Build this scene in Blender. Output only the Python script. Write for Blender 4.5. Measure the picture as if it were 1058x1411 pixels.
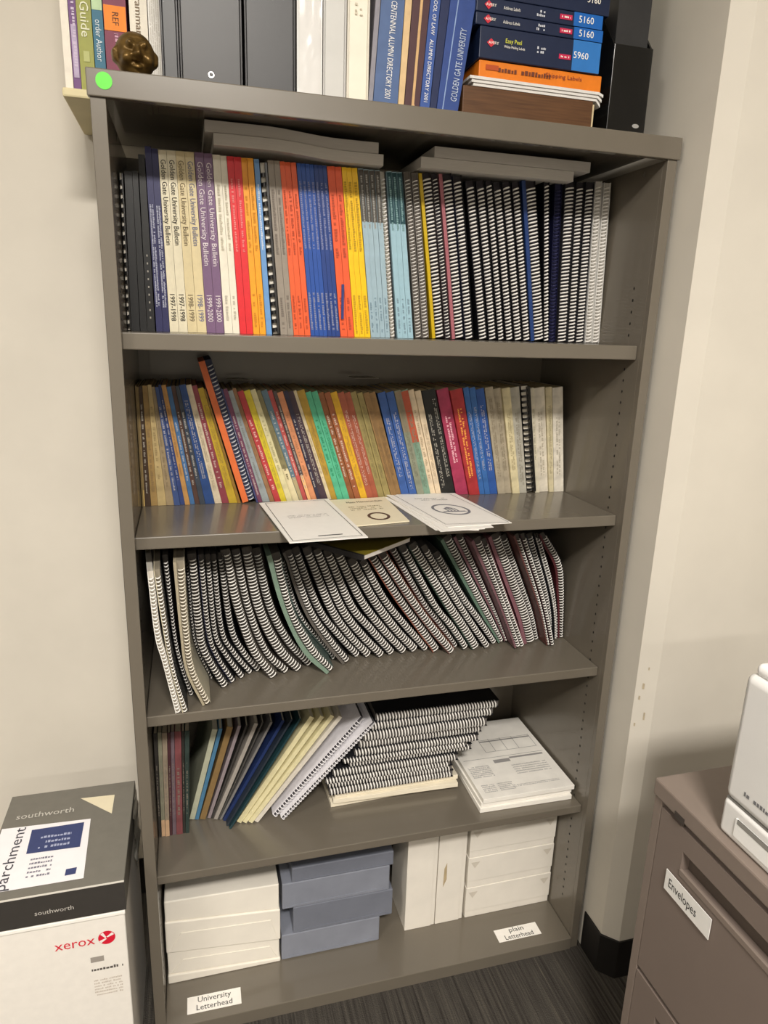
import bpy, math, random
from mathutils import Vector, Matrix, noise
random.seed(7)
for o in list(bpy.data.objects): bpy.data.objects.remove(o)
sc = bpy.context.scene
COL = sc.collection

# ------------------------------------------------------------------ camera
CP = Vector((0.1117, -1.1018, 1.3543)); YAW, PIT, ROL, FPX = 0.2761, 0.2624, 0.032, 957.3
cy, sy, cp, sp, cr, sr = math.cos(YAW), math.sin(YAW), math.cos(PIT), math.sin(PIT), math.cos(ROL), math.sin(ROL)
FW = Vector((sy*cp, cy*cp, -sp)); RT0 = Vector((cy, -sy, 0)); UP0 = RT0.cross(FW)
RT = RT0*cr + UP0*sr; UP = -RT0*sr + UP0*cr
cam = bpy.data.cameras.new('camera'); camo = bpy.data.objects.new('camera', cam); COL.objects.link(camo)
cam.sensor_fit = 'VERTICAL'; cam.sensor_height = 36.0; cam.lens = FPX/1411*36.0; cam.clip_start = 0.02
m = Matrix.Identity(4)
for i in range(3):
    m[i][0], m[i][1], m[i][2], m[i][3] = RT[i], UP[i], -FW[i], CP[i]
camo.matrix_world = m
sc.camera = camo

# ------------------------------------------------------------------ world, light, exposure
w = bpy.data.worlds.new('world'); sc.world = w; w.use_nodes = True
w.node_tree.nodes['Background'].inputs[0].default_value = (1, .93, .83, 1)
w.node_tree.nodes['Background'].inputs[1].default_value = 0.05
vs = sc.view_settings
vs.view_transform = 'Standard'; vs.look = 'None'; vs.gamma = 1; vs.use_curve_mapping = False; vs.exposure = 0.26
CEIL = 2.75
LAMPS = [(0.12, -2.2, 0.60, 0.30, 96), (-1.35, -1.7, 0.60, 0.60, 32), (0.9, -4.5, 1.2, 0.30, 38), (-1.6, -4.5, 1.2, 0.30, 27)]   # x, y, size x, size y, watts; the two far ones are added fill
LAMP_COL = (1.0, 0.945, 0.87)

# ------------------------------------------------------------------ helpers: pixels to places
def ray(px, py): return RT*((px-529)/FPX) - UP*((py-705.5)/FPX) + FW
def on(px, py, ax, val):
    d = ray(px, py); return CP + d*((val-CP[ax])/d[ax])
def X(px, y, z):                      # x of the point at depth y and height z seen in pixel column px
    k = RT - FW*((px-529)/FPX)
    return CP.x - (k.y*(y-CP.y) + k.z*(z-CP.z))/k.x
def lerp(ctrl, x):
    if x <= ctrl[0][0]: return ctrl[0][1]
    for (a, b), (c, d) in zip(ctrl, ctrl[1:]):
        if x <= c: return b + (d-b)*(x-a)/(c-a)
    return ctrl[-1][1]

# ------------------------------------------------------------------ helpers: materials
def lin(h):
    h = h.lstrip('#'); c = [int(h[i:i+2], 16)/255 for i in (0, 2, 4)]
    return [v/12.92 if v <= .04045 else ((v+.055)/1.055)**2.4 for v in c]
MC = {}
def M(hexc, rough=.55, var=.10, scale=60, spec=.4, metal=0, bump=0, stretch=None, coat=0):
    key = (hexc, rough, var, scale, spec, metal, bump, stretch, coat)
    if key in MC: return MC[key]
    mt = bpy.data.materials.new('paint_'+hexc.strip('#')); mt.use_nodes = True
    nt = mt.node_tree; b = nt.nodes['Principled BSDF']
    b.inputs['Roughness'].default_value = rough; b.inputs['Specular IOR Level'].default_value = spec
    b.inputs['Metallic'].default_value = metal; b.inputs['Coat Weight'].default_value = coat
    c = lin(hexc)
    if var or bump:
        tc = nt.nodes.new('ShaderNodeTexCoord'); mp = nt.nodes.new('ShaderNodeMapping'); nz = nt.nodes.new('ShaderNodeTexNoise')
        nz.inputs['Scale'].default_value = scale; nz.inputs['Detail'].default_value = 4
        if stretch: mp.inputs['Scale'].default_value = stretch
        nt.links.new(tc.outputs['Object'], mp.inputs['Vector']); nt.links.new(mp.outputs['Vector'], nz.inputs['Vector'])
        rp = nt.nodes.new('ShaderNodeValToRGB')
        rp.color_ramp.elements[0].position = .3; rp.color_ramp.elements[1].position = .7
        rp.color_ramp.elements[0].color = [max(0, v*(1-var)) for v in c]+[1]
        rp.color_ramp.elements[1].color = [min(1, v*(1+var*.6)+var*.01) for v in c]+[1]
        nt.links.new(nz.outputs['Fac'], rp.inputs['Fac']); nt.links.new(rp.outputs['Color'], b.inputs['Base Color'])
        if bump:
            bp = nt.nodes.new('ShaderNodeBump'); bp.inputs['Strength'].default_value = bump; bp.inputs['Distance'].default_value = .002
            nt.links.new(nz.outputs['Fac'], bp.inputs['Height']); nt.links.new(bp.outputs['Normal'], b.inputs['Normal'])
    else:
        b.inputs['Base Color'].default_value = c+[1]
    MC[key] = mt; return mt
def pages_mat(hexc, axis):            # fine stacked sheet edges
    return M(hexc, .8, .14, 30, .2, stretch=(60, 1, 1) if axis == 'x' else (1, 1, 60))
def mute(hexc, k=.16, m=.95):
    c = [int(hexc[i:i+2], 16) for i in (1, 3, 5)]; g = sum(c)/3
    return '#'+''.join('%02x' % round(min(255, (v*(1-k)+g*k)*m)) for v in c)
def worn(hexc): return M(mute(hexc), .5, .26, 45, .4)  # noise for wear; dim, hazy light is muted into the colour
WHITE_COIL = M('#f6f3ee', .35, 0, spec=.5)
INK = M('#1c1a1a', .6, 0); WHITE_INK = M('#f2eee6', .6, 0); GREY_INK = M('#8f8c8a', .7, 0)

# ------------------------------------------------------------------ helpers: meshes
class MB:
    def __init__(s): s.v = []; s.f = []
    def add(s, vs_, fs):
        n = len(s.v); s.v += [tuple(v) for v in vs_]; s.f += [tuple(i+n for i in f) for f in fs]; return s
    def box(s, x0, x1, y0, y1, z0, z1):
        return s.add([(x0,y0,z0),(x1,y0,z0),(x1,y1,z0),(x0,y1,z0),(x0,y0,z1),(x1,y0,z1),(x1,y1,z1),(x0,y1,z1)],
                     [(0,3,2,1),(4,5,6,7),(0,1,5,4),(1,2,6,5),(2,3,7,6),(3,0,4,7)])
    def hexa(s, lo, hi):              # 4 bottom and 4 top corners, anticlockwise from above
        return s.add(list(lo)+list(hi), [(0,3,2,1),(4,5,6,7),(0,1,5,4),(1,2,6,5),(2,3,7,6),(3,0,4,7)])
    def prism(s, poly, z0, z1):
        n = len(poly)
        return s.add([(x,y,z0) for x,y in poly]+[(x,y,z1) for x,y in poly],
                     [tuple(range(n-1,-1,-1)), tuple(range(n,2*n))]+[(i,(i+1)%n,n+(i+1)%n,n+i) for i in range(n)])
    def mesh(s, name):
        me = bpy.data.meshes.new(name); me.from_pydata(s.v, [], s.f); me.update(); return me
def tag(o, label, cat, group=None, kind=None):
    if label: o['label'] = label
    if cat: o['category'] = cat
    if group: o['group'] = group
    if kind: o['kind'] = kind
    return o
def obj(name, mb, mat, parent=None, bevel=0, smooth=False, label=None):
    me = mb.mesh(name) if isinstance(mb, MB) else mb
    if mat is not None and not me.materials: me.materials.append(mat)
    if smooth:
        for p in me.polygons: p.use_smooth = True
    o = bpy.data.objects.new(name, me); COL.objects.link(o)
    if parent: o.parent = parent
    if bevel:
        bv = o.modifiers.new('bevel', 'BEVEL'); bv.width = bevel; bv.segments = 2; bv.limit_method = 'ANGLE'; bv.angle_limit = .6
    if label: o['label'] = label
    return o
def thing(name, label, cat, loc=(0,0,0), group=None, rot=(0,0,0)):
    o = bpy.data.objects.new(name, None); o.empty_display_size = .02; COL.objects.link(o)
    o.location = loc; o.rotation_euler = rot
    return tag(o, label, cat, group)
def struct(name, mb, mat, parent=None, bevel=0):
    o = obj(name, mb, mat, parent, bevel); o['kind'] = 'structure'; return o

TX = {}
def text_verts(s, size):
    if (s, size) in TX: return TX[(s, size)]
    cu = bpy.data.curves.new('lettering', 'FONT'); cu.body = s; cu.size = size; cu.resolution_u = 2
    cu.align_x = 'CENTER'; cu.align_y = 'CENTER'
    ob = bpy.data.objects.new('lettering', cu); COL.objects.link(ob)
    me = bpy.data.meshes.new_from_object(ob.evaluated_get(bpy.context.evaluated_depsgraph_get()))
    r = ([tuple(v.co) for v in me.vertices], [tuple(p.vertices) for p in me.polygons])
    bpy.data.objects.remove(ob); bpy.data.curves.remove(cu); bpy.data.meshes.remove(me)
    TX[(s, size)] = r; return r
def text(s, size, org, tx, ty, width=None):        # flat lettering mesh: text x runs along tx, text y along ty
    v, f = text_verts(s, size)
    if not v: return MB()
    xs = [a[0] for a in v]; k = (width/(max(xs)-min(xs))) if width else 1
    org, tx, ty = Vector(org), Vector(tx), Vector(ty)
    b = MB(); b.add([org+tx*(a[0]*k)+ty*a[1] for a in v], f); return b
def dashes(length, height, org, tx, ty, rows=1, seed=0, gap=.35, cover=.75):     # print too small to read
    rnd = random.Random(seed); b = MB(); org, tx, ty = Vector(org), Vector(tx), Vector(ty)
    rh = height/(rows+(rows-1)*gap)
    for r in range(rows):
        yy = height/2 - r*rh*(1+gap); p = -length/2
        while p < length/2-.0005:
            wd = min(rh*rnd.uniform(.35, .8), length/2-p)
            if rnd.random() < cover:
                t = rnd.uniform(.6, 1)
                q = [org+tx*p+ty*(yy-rh), org+tx*(p+wd)+ty*(yy-rh), org+tx*(p+wd)+ty*(yy-rh+rh*t), org+tx*p+ty*(yy-rh+rh*t)]
                b.add(q, [(0,1,2,3)])
            p += wd+rh*.22
    return b
def rectp(cx, cz, wd, ht, org, tx, ty):
    org, tx, ty = Vector(org), Vector(tx), Vector(ty)
    return MB().add([org+tx*(cx+a*wd/2)+ty*(cz+c*ht/2) for a, c in ((-1,-1),(1,-1),(1,1),(-1,1))], [(0,1,2,3)])
DOWN = ((0,0,-1), (1,0,0)); UPW = ((0,0,1), (-1,0,0)); FRONT = ((1,0,0), (0,0,1))

# ------------------------------------------------------------------ the room
def wall_material(name, hexc):
    mt = M(hexc, .75, .035, 9, .25, bump=.05); return mt
WALL = wall_material('wall', '#d5cfc3')
BW = 0.914; H = 1.6695; HC = 1.6355
S1, S2, S3, S4, S5 = 1.3326, 1.0147, 0.6933, 0.3635, 0.0313
BD = 0.38; YB = 0.392
RX0, RX1, RY0 = -3.2, 3.4, -5.5
def carpet():
    mt = bpy.data.materials.new('carpet'); mt.use_nodes = True; nt = mt.node_tree; b = nt.nodes['Principled BSDF']
    tc = nt.nodes.new('ShaderNodeTexCoord'); mp = nt.nodes.new('ShaderNodeMapping'); mp.inputs['Scale'].default_value = (150, 2.2, 1)
    n1 = nt.nodes.new('ShaderNodeTexNoise'); n1.inputs['Scale'].default_value = 1; n1.inputs['Detail'].default_value = 5; n1.inputs['Roughness'].default_value = .75
    rp = nt.nodes.new('ShaderNodeValToRGB')
    els = rp.color_ramp.elements; els[0].position = .33; els[0].color = lin('#2a2724')+[1]; els[1].position = .78; els[1].color = lin('#8d8468')+[1]
    e = els.new(.55); e.color = lin('#4e4a45')+[1]
    e = els.new(.66); e.color = lin('#5f5a50')+[1]
    n2 = nt.nodes.new('ShaderNodeTexNoise'); n2.inputs['Scale'].default_value = 420
    bp = nt.nodes.new('ShaderNodeBump'); bp.inputs['Strength'].default_value = .8; bp.inputs['Distance'].default_value = .004
    L = nt.links.new
    L(tc.outputs['Object'], mp.inputs['Vector']); L(mp.outputs['Vector'], n1.inputs['Vector']); L(n1.outputs['Fac'], rp.inputs['Fac'])
    L(rp.outputs['Color'], b.inputs['Base Color']); L(tc.outputs['Object'], n2.inputs['Vector']); L(n2.outputs['Fac'], bp.inputs['Height']); L(bp.outputs['Normal'], b.inputs['Normal'])
    b.inputs['Roughness'].default_value = .95; b.inputs['Specular IOR Level'].default_value = .1
    return mt
struct('floor', MB().box(RX0, RX1, RY0, .5, -.08, 0), carpet())
struct('ceiling', MB().box(RX0, RX1, RY0, .5, CEIL, CEIL+.08), M('#e8e4da', .9, .05, 40, .1))
struct('wall_back', MB().box(RX0, .925, YB, .5, 0, CEIL), WALL)
struct('wall_right', MB().prism([(.925, .5), (.925, -.064), (.952, -.090), (RX1, -.090), (RX1, .5)], 0, CEIL), WALL)
struct('wall_left', MB().box(RX0-.08, RX0, RY0, .5, 0, CEIL), WALL)
struct('wall_front', MB().box(RX0, RX1, RY0-.08, RY0, 0, CEIL), WALL)
struct('wall_side', MB().box(RX1, RX1+.08, RY0, .5, 0, CEIL), WALL)
BASE = M('#1d1b1a', .45, .08, 30, .4)
struct('baseboard_right', MB().prism([(.921, -.002), (.921, -.066), (.950, -.0945), (RX1, -.0945), (RX1, -.0905), (.952, -.0905), (.9245, -.064), (.9245, -.002)], 0, .098), BASE, bevel=.0015)
struct('baseboard_back', MB().box(RX0, -.002, YB-.005, YB, 0, .098), BASE)
# chipped paint on the column's corner
for i, (px, py, wd, ht) in enumerate([(893, 945, .004, .012), (888, 962, .003, .008), (884, 985, .003, .016), (877, 1000, .003, .007), (897, 920, .002, .006)]):
    p = on(px, py, 1, -.075); ch = obj('paint_chip', rectp(0, 0, wd, ht, (0, 0, 0), (.72, -.69, 0), (0, 0, 1)), M('#b9ab92', .9, .2), bpy.data.objects['wall_right'])
    t = random.uniform(.15, .85); ch.location = (.925+.027*t-.0008, -.064-.026*t-.0008, p.z)

# ceiling lamps: a frame, a diffuser and the light they give
for x, y, sx, sy_, pw in LAMPS:
    t = thing('ceiling_light', 'white ceiling light panel, '+('square, by the left wall' if sx == sy_ else 'short, in front of the bookcase' if sx < 1 else ('long added fill, far from the bookcase, nearer the printer side' if x > 0 else 'long added fill, far from the bookcase on the carton side')), 'ceiling light', (x, y, CEIL), 'ceiling light panels')
    fr = MB()
    for a in (-1, 1):
        fr.box(a*(sx/2+.015)-.015, a*(sx/2+.015)+.015, -sy_/2-.03, sy_/2+.03, -.014, 0)
        fr.box(-sx/2, sx/2, a*(sy_/2+.015)-.015, a*(sy_/2+.015)+.015, -.014, 0)
    obj('frame', fr, M('#efece6', .5, 0), t)
    dm = bpy.data.materials.new('diffuser'); dm.use_nodes = True; b = dm.node_tree.nodes['Principled BSDF']
    b.inputs['Base Color'].default_value = (.9, .9, .9, 1); b.inputs['Emission Color'].default_value = (*LAMP_COL, 1); b.inputs['Emission Strength'].default_value = 3
    obj('diffuser', MB().box(-sx/2, sx/2, -sy_/2, sy_/2, -.006, -.001), dm, t)
    ld = bpy.data.lights.new('lamp', 'AREA'); ld.shape = 'RECTANGLE'; ld.size = sx; ld.size_y = sy_; ld.energy = pw; ld.color = LAMP_COL
    lo = bpy.data.objects.new('lamp', ld); COL.objects.link(lo); lo.parent = t; lo.location = (0, 0, -.012)

# ------------------------------------------------------------------ the bookcase
STEEL = M('#6d665b', .27, .03, 14, .5, coat=.25)
case = thing('bookcase', 'tall grey-brown steel bookcase with five loaded compartments', 'bookcase', (0, 0, 0))
T = .018
for x0, x1, xi in ((0, .0012, 1), (BW-.0012, BW, -1)):
    b = MB().box(x0, x1, 0, BD, 0, HC)
    fx = (0, T+.002) if xi > 0 else (BW-T, BW)
    b.box(fx[0], fx[1], 0, .012, 0, HC)                       # folded front flange
    ix = (T-.0012, T) if xi > 0 else (BW-T, BW-T+.0012)
    b.box(ix[0], ix[1], .012, BD, 0, HC)                      # inner skin
    obj('side_panel', b, STEEL, case, .001)
obj('back_panel', MB().box(T, BW-T, BD-.004, BD, 0, HC), STEEL, case)
def folded(x0, x1, yf, yb, zt, plate, lip):      # a plate with its front edge folded down
    pr = [(yf, zt), (yb, zt), (yb, zt-plate), (yf+.012, zt-plate), (yf+.012, zt-lip), (yf, zt-lip)]; n = len(pr); b = MB()
    b.add([(x0, y, z) for y, z in pr]+[(x1, y, z) for y, z in pr], [tuple(range(n)), tuple(range(2*n-1, n-1, -1))]+[(i, n+i, n+(i+1) % n, (i+1) % n) for i in range(n)])
    return b
obj('top_cap', folded(-.003, BW+.003, -.004, BD, H, .012, H-HC), STEEL, case, .0015)
obj('top_stiffener', MB().box(T, BW-T, BD-.010, BD-.004, HC-.035, HC), STEEL, case)
for i, (z, lip, yf) in enumerate(((S1, .025, .020), (S2, .021, .022), (S3, .020, .021), (S4, .018, .020), (S5, .031, -.004))):
    b = folded(T+.0006, BW-T-.0006, yf, BD-.005, z, .010, lip)
    obj('shelf', b, STEEL, case, .0016)
# shelf-clip slots down the right side panel, and rivets under the cap
ph = MB(); ph2 = MB()
def dot(mb, c, r, ax):
    n = 8; vsx = []
    for k in range(n):
        a = 2*math.pi*k/n; u, v = r*math.cos(a), r*1.3*math.sin(a)
        vsx.append((c[0], c[1]+u, c[2]+v) if ax == 'x' else (c[0]+u, c[1], c[2]+v))
    mb.add(vsx, [tuple(range(n))])
for k in range(70):
    z = .10+k*.0205
    if any(0 < s-z < .03 for s in (S1, S2, S3, S4)) or z > 1.44: continue
    dot(ph, (BW-T-.0004, .052, z), .0022, 'x'); dot(ph, (T+.0004, .052, z), .0022, 'x')
o = obj('clip_holes', ph, M('#15130f', .8, 0), case); o['kind'] = 'stuff'
for yy in (.06, .17):
    b = MB(); dot(b, (BW-T-.0012, yy, HC-.012), .0032, 'x'); obj('rivet', b, M('#b9b4a8', .3, 0, metal=.8), case)
    b = MB(); dot(b, (T+.0012, yy, HC-.012), .0032, 'x'); obj('rivet', b, M('#b9b4a8', .3, 0, metal=.8), case)
# green dot sticker on the cap
b = MB(); n = 28; p = on(143, 111, 1, -.0046); b.prism([(p.x+.0105*math.cos(2*math.pi*k/n), p.z+.0105*math.sin(2*math.pi*k/n)) for k in range(n)], 0, .0005)
b.v = [(x, -.0041-z, y) for x, y, z in b.v]
obj('dot_sticker', b, M('#6ee055', .6, .04), case, label='bright green round sticker')
# hand-written labels on the bottom shelf
for quad, lines in ((((257,1376),(331,1360),(333,1383),(259,1398)), ('University', 'Letterhead')), (((678,1284),(737,1270),(746,1287),(690,1298)), ('plain', 'Letterhead'))):
    c = [on(q[0], q[1], 2, S5) for q in quad]; ctr = sum(c, Vector())/4
    tx = ((c[1]-c[0])+(c[2]-c[3])).normalized(); ty = Vector((-tx.y, tx.x, 0)); wd = ((c[1]-c[0]).length+(c[2]-c[3]).length)/2; ht = ((c[3]-c[0]).length+(c[2]-c[1]).length)/2
    b = MB(); q = [ctr+tx*(a*wd/2)+ty*(d*ht/2) for a, d in ((-1,-1),(1,-1),(1,1),(-1,1))]
    b.hexa([(v.x, v.y, S5+.0001) for v in q], [(v.x, v.y, S5+.0006) for v in q])
    lb = obj('paper_label', b, M('#f3efe8', .7, .03), case, label='white hand-lettered label')
    tb = text(lines[0], .017, ctr+ty*.0085+Vector((0,0,.0009)), tx, ty, wd*(.62 if lines[0] == 'University' else .34)); tb2 = text(lines[1], .017, ctr-ty*.0085+Vector((0,0,.0009)), tx, ty, wd*.66)
    tb.add(tb2.v, tb2.f); obj('lettering', tb, INK, lb)

# ------------------------------------------------------------------ book builders
def quad_slab(cs, y0, y1):            # BL, BR, TR, TL in (x, z), between two depths
    (a, b_, c, d) = cs; P = [(a, y0), (b_, y0), (b_, y1), (a, y1)]; Q = [(d, y0), (c, y0), (c, y1), (d, y1)]
    return MB().hexa([(p[0], y, p[1]) for p, y in P], [(p[0], y, p[1]) for p, y in Q])
def paperback(name, label, cat, group, base, t, h, d, tilt, cover, pages='#e4dac2', spine=None, rough=.5, yaw=0, corners=None):
    """spine faces -y; base = middle of the spine's foot; tilt leans the top towards +x"""
    ob = thing(name, label, cat, base, group, (0, tilt, yaw))
    cs = corners or [(-t/2, 0), (t/2, 0), (t/2, h), (-t/2, h)]
    ct = min(.0009, t*.14); (a, b_, c, e) = cs
    inn = [(a[0]+ct, a[1]+.0006), (b_[0]-ct, b_[1]+.0006), (c[0]-ct, c[1]-.0006), (e[0]+ct, e[1]-.0006)]
    mb = quad_slab(cs, 0, ct)
    for q in ([a, (a[0]+ct, a[1]), (e[0]+ct, e[1]), e], [(b_[0]-ct, b_[1]), b_, c, (c[0]-ct, c[1])]):
        m_ = quad_slab(q, ct, d); mb.add(m_.v, m_.f)
    obj('cover', mb, cover, ob)
    obj('pages', quad_slab(inn, ct, d-.002), pages_mat(pages, 'x'), ob)
    mixp = lambda p, q, u: (p[0]+(q[0]-p[0])*u, p[1]+(q[1]-p[1])*u)
    for (z0, z1, hexc) in (spine or []):
        q = [mixp(a, e, z0), mixp(b_, c, z0), mixp(b_, c, z1), mixp(a, e, z1)]
        obj('spine_band', quad_slab([(q[0][0]+.0002, q[0][1]), (q[1][0]-.0002, q[1][1]), (q[2][0]-.0002, q[2][1]), (q[3][0]+.0002, q[3][1])], -.0004, .0002), M(hexc, rough, .12), ob)
    return ob
def catmull(p, n):
    if len(p) == 2: return [Vector(p[0]).lerp(Vector(p[1]), i/(n-1)) for i in range(n)]
    P = [Vector(q) for q in p]; P = [P[0]*2-P[1]]+P+[P[-1]*2-P[-2]]; out = []
    segs = len(P)-3
    for i in range(n):
        u = i/(n-1)*segs; k = min(int(u), segs-1); u -= k
        a, b_, c, d = P[k:k+4]
        out.append(.5*((2*b_)+(c-a)*u+(2*a-5*b_+4*c-d)*u*u+(3*b_-a-3*c+d)*u**3))
    return out
def sweep(pts, a, b_, y0, y1):        # slab between offsets a and b_ from a path in the xz plane
    mb = MB(); n = len(pts)
    for i, p in enumerate(pts):
        tn = (pts[min(i+1, n-1)]-pts[max(i-1, 0)]).normalized(); nn = Vector((tn.y, -tn.x))
        u = i/(n-1); aa = a(u) if callable(a) else a; bb = b_(u) if callable(b_) else b_
        for (o_, y) in ((aa, y0), (bb, y0), (bb, y1), (aa, y1)):
            q = p+nn*o_; mb.v.append((q.x, y, q.y))
    for i in range(n-1):
        for k in range(4):
            j = (k+1) % 4; mb.f.append((i*4+k, i*4+j, (i+1)*4+j, (i+1)*4+k))
    mb.f.append((3, 2, 1, 0)); mb.f.append(tuple((n-1)*4+k for k in range(4)))
    return mb
def coil_mesh(pts, t, pitch, r, rise=.45, prot=.0055, coff=0):
    mb = MB(); L = [0]
    for a, b_ in zip(pts, pts[1:]): L.append(L[-1]+(b_-a).length)
    n = max(2, int((L[-1]-.006)/pitch)); k = 0; rx = 0 if callable(t) else t/2
    tot = L[-1]
    for i in range(n):
        s = .003+i*pitch
        while k < len(L)-2 and L[k+1] < s: k += 1
        u = (s-L[k])/max(1e-9, L[k+1]-L[k]); p = pts[k].lerp(pts[k+1], u); tn = (pts[k+1]-pts[k]).normalized(); nn = Vector((tn.y, -tn.x))
        NA = 6; base = len(mb.v)
        if callable(t): rx, coff = t(s/tot)
        for q in range(NA+1):
            an = math.pi*(-.12+1.24*q/NA); ca, sa = math.cos(an), math.sin(an)      # from the left cover round the front to the right
            off = coff-rx*ca; yy = .002-prot*max(sa, -.3)*1.0
            rz = rise*pitch*(q/NA-.5)
            # ring cross section: square tube in the radial / axial plane
            for (dr, dz) in ((1, 0), (0, 1), (-1, 0), (0, -1)):
                oo = off-ca*dr*r*.8; y2 = yy-sa*dr*r*.8; pz = rz+dz*r
                c = p+nn*oo+tn*pz
                mb.v.append((c.x, y2, c.y))
        for q in range(NA):
            for e in range(4):
                f = (e+1) % 4; mb.f.append((base+q*4+e, base+q*4+f, base+(q+1)*4+f, base+(q+1)*4+e))
    return mb
def notebook(label, group, base, path, t, d, left='#26262a', right='#26262a', pages='#e6e1d8', pitch=.0063, r=.00135, coil=None, rot=(0,0,0), name='spiral_notebook', cat='notebook', n=None, prot=.0055, rise=.45, ct=.86, coff=0, bulge=0, widths=None):
    """coil spine faces -y; path runs from the foot of the spine to its head in (x, z)"""
    ob = thing(name, label, cat, base, group, rot)
    n = n or (2 if len(path) == 2 else 12); pts = catmull(path, n); c = .0006
    wl, wr = widths or ((lambda u: t/2), (lambda u: t/2)); W_ = lambda u: wl(u)+wr(u); lt = lambda u: max(c, bulge*W_(u))
    if widths: n = 20; pts = catmull(path, n)
    obj('front_cover', sweep(pts, lambda u: -wl(u), lambda u: -wl(u)+lt(u), -.001 if bulge else 0, d), M(left, .42, .08), ob)
    obj('back_cover', sweep(pts, lambda u: wr(u)-c, wr, 0, d), M(right, .42, .08), ob)
    obj('pages', sweep(pts, lambda u: -wl(u)+lt(u), lambda u: wr(u)-c, .0045, d-.002), pages_mat(pages, 'x'), ob)
    fine = catmull(path, 40) if len(path) > 2 else pts
    obj('coil', coil_mesh(fine, (lambda u: (max(.001, W_(u)/2*ct-r*.85), (wr(u)-wl(u))/2+coff*W_(u))), pitch, r, rise, prot), coil or WHITE_COIL, ob, smooth=True)
    return ob
def comb_book(label, group, base, t, h, d, tilt, cover, comb, gapc='#cfc9bd', pitch=.0143):
    """plastic comb binding: a rounded spine tube with open slots"""
    t *= .94; ob = thing('comb_bound_book', label, 'book', (base[0], base[1], base[2]+abs(math.sin(tilt))*t/2), group, (0, tilt, 0))
    obj('cover', MB().box(-t/2, -t/2+.0006, .004, d, 0, h).box(t/2-.0006, t/2, .004, d, 0, h), M(cover, .4, .05), ob)
    obj('pages', MB().box(-t/2+.0006, t/2-.0006, .006, d-.002, .001, h-.001), M(gapc, .7, .1), ob)
    b = MB(); rr = t*.52
    z = .006
    while z < h-.010:
        hw = pitch*.34; base_ = len(b.v); NA = 7
        for q in range(NA):
            an = math.pi*q/(NA-1)
            for zz in (z-hw*.4+q*.0004, z+hw*.9+q*.0004):
                b.v.append((-rr*math.cos(an), .004-rr*.95*math.sin(an), zz))
        for q in range(NA-1): b.f.append((base_+q*2, base_+q*2+2, base_+q*2+3, base_+q*2+1))
        z += pitch
    b.box(rr*.35, rr*.95, -rr*.55, .004, .002, h-.002)
    obj('comb', b, M(comb, .3, 0, spec=.6), ob, smooth=False)
    return ob

def clear_right(prev, tp, path, t, keep=.8, gap=.0007):
    """thin, then shift a spine path (world x, z) so that its slab stays clear of the slab before it"""
    def dist(p, q):                   # signed distance of p to the right of polyline q
        best = None; off = False; n_ = len(q)
        for i, (a, b_) in enumerate(zip(q, q[1:])):
            d = b_-a; w_ = (p-a).dot(d)/d.length_squared; u = max(0, min(1, w_)); c = a+d*u; r = p-c
            s_ = 1 if d.x*r.y-d.y*r.x < 0 else -1
            if best is None or r.length < abs(best): best = s_*r.length; off = (i == 0 and w_ < -.02) or (i == n_-2 and w_ > 1.02)
        return .1 if off else best
    P = [Vector(p) for p in path]; q = catmull(prev, 24) if len(prev) > 2 else [Vector(p) for p in prev]
    for it in range(12):
        n = 24 if len(P) > 2 else 9; pts = catmull(P, n)
        m_ = min(dist(p, q) for p in pts); m_ = min(m_, min((lambda v: v if v == .1 else -v)(dist(p, pts)) for p in q))
        if it == 0: t = max(keep*t, min(t, 2*(m_-gap)-tp))
        need = (t+tp)/2+gap
        if m_ >= need-1e-5: break
        if len(P) == 2: P = [p+Vector((need-m_, 0))*1.15 for p in P]
        else:
            P = [p+Vector((max(0, need-min(dist(z_, q) for z_ in pts[max(0, int(i/(len(P)-1)*(n-1))-5):int(i/(len(P)-1)*(n-1))+6]))*1.2, 0)) for i, p in enumerate(P)]
    return P, t
def runs(items, key):
    out = []; i = 0
    while i < len(items):
        j = i
        while j < len(items) and items[j][key] == items[i][key]: j += 1
        out.append((i, j)); i = j
    return out
ORD = ['first', 'second', 'third', 'fourth', 'fifth', 'sixth', 'seventh', 'eighth']
NUM = {2: 'two', 3: 'three', 4: 'four', 5: 'five', 6: 'six', 7: 'seven', 8: 'eight'}
USED = {}
def run_labels(items, key, noun, plural, where):
    """label and group for each item: a run of look-alikes shares one, and is told by what stands on either side"""
    R = runs(items, key); labs = [None]*len(items); grp = [None]*len(items)
    for k, (i, j) in enumerate(R):
        me = items[i][key]; l = items[R[k-1][0]][key] if k else None; r = items[R[k+1][0]][key] if k < len(R)-1 else None
        side = f'between {l} and {r}' if l and r else (f'beside {r or l}')
        g = f'{plural} {where}'
        for q in range(i, j):
            if j-i > 1: s = f'{ORD[q-i]} {me} {noun} {where} counted from the {l} ones' if l else f'{ORD[j-1-q]} {me} {noun} {where} counted from the {r} ones'
            else: s = f'{me} {noun} {side} ones {where}'
            assert s not in USED and 4 <= len(s.split()) <= 16, s
            USED[s] = 1; labs[q] = s; grp[q] = g
    return labs, grp

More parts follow.
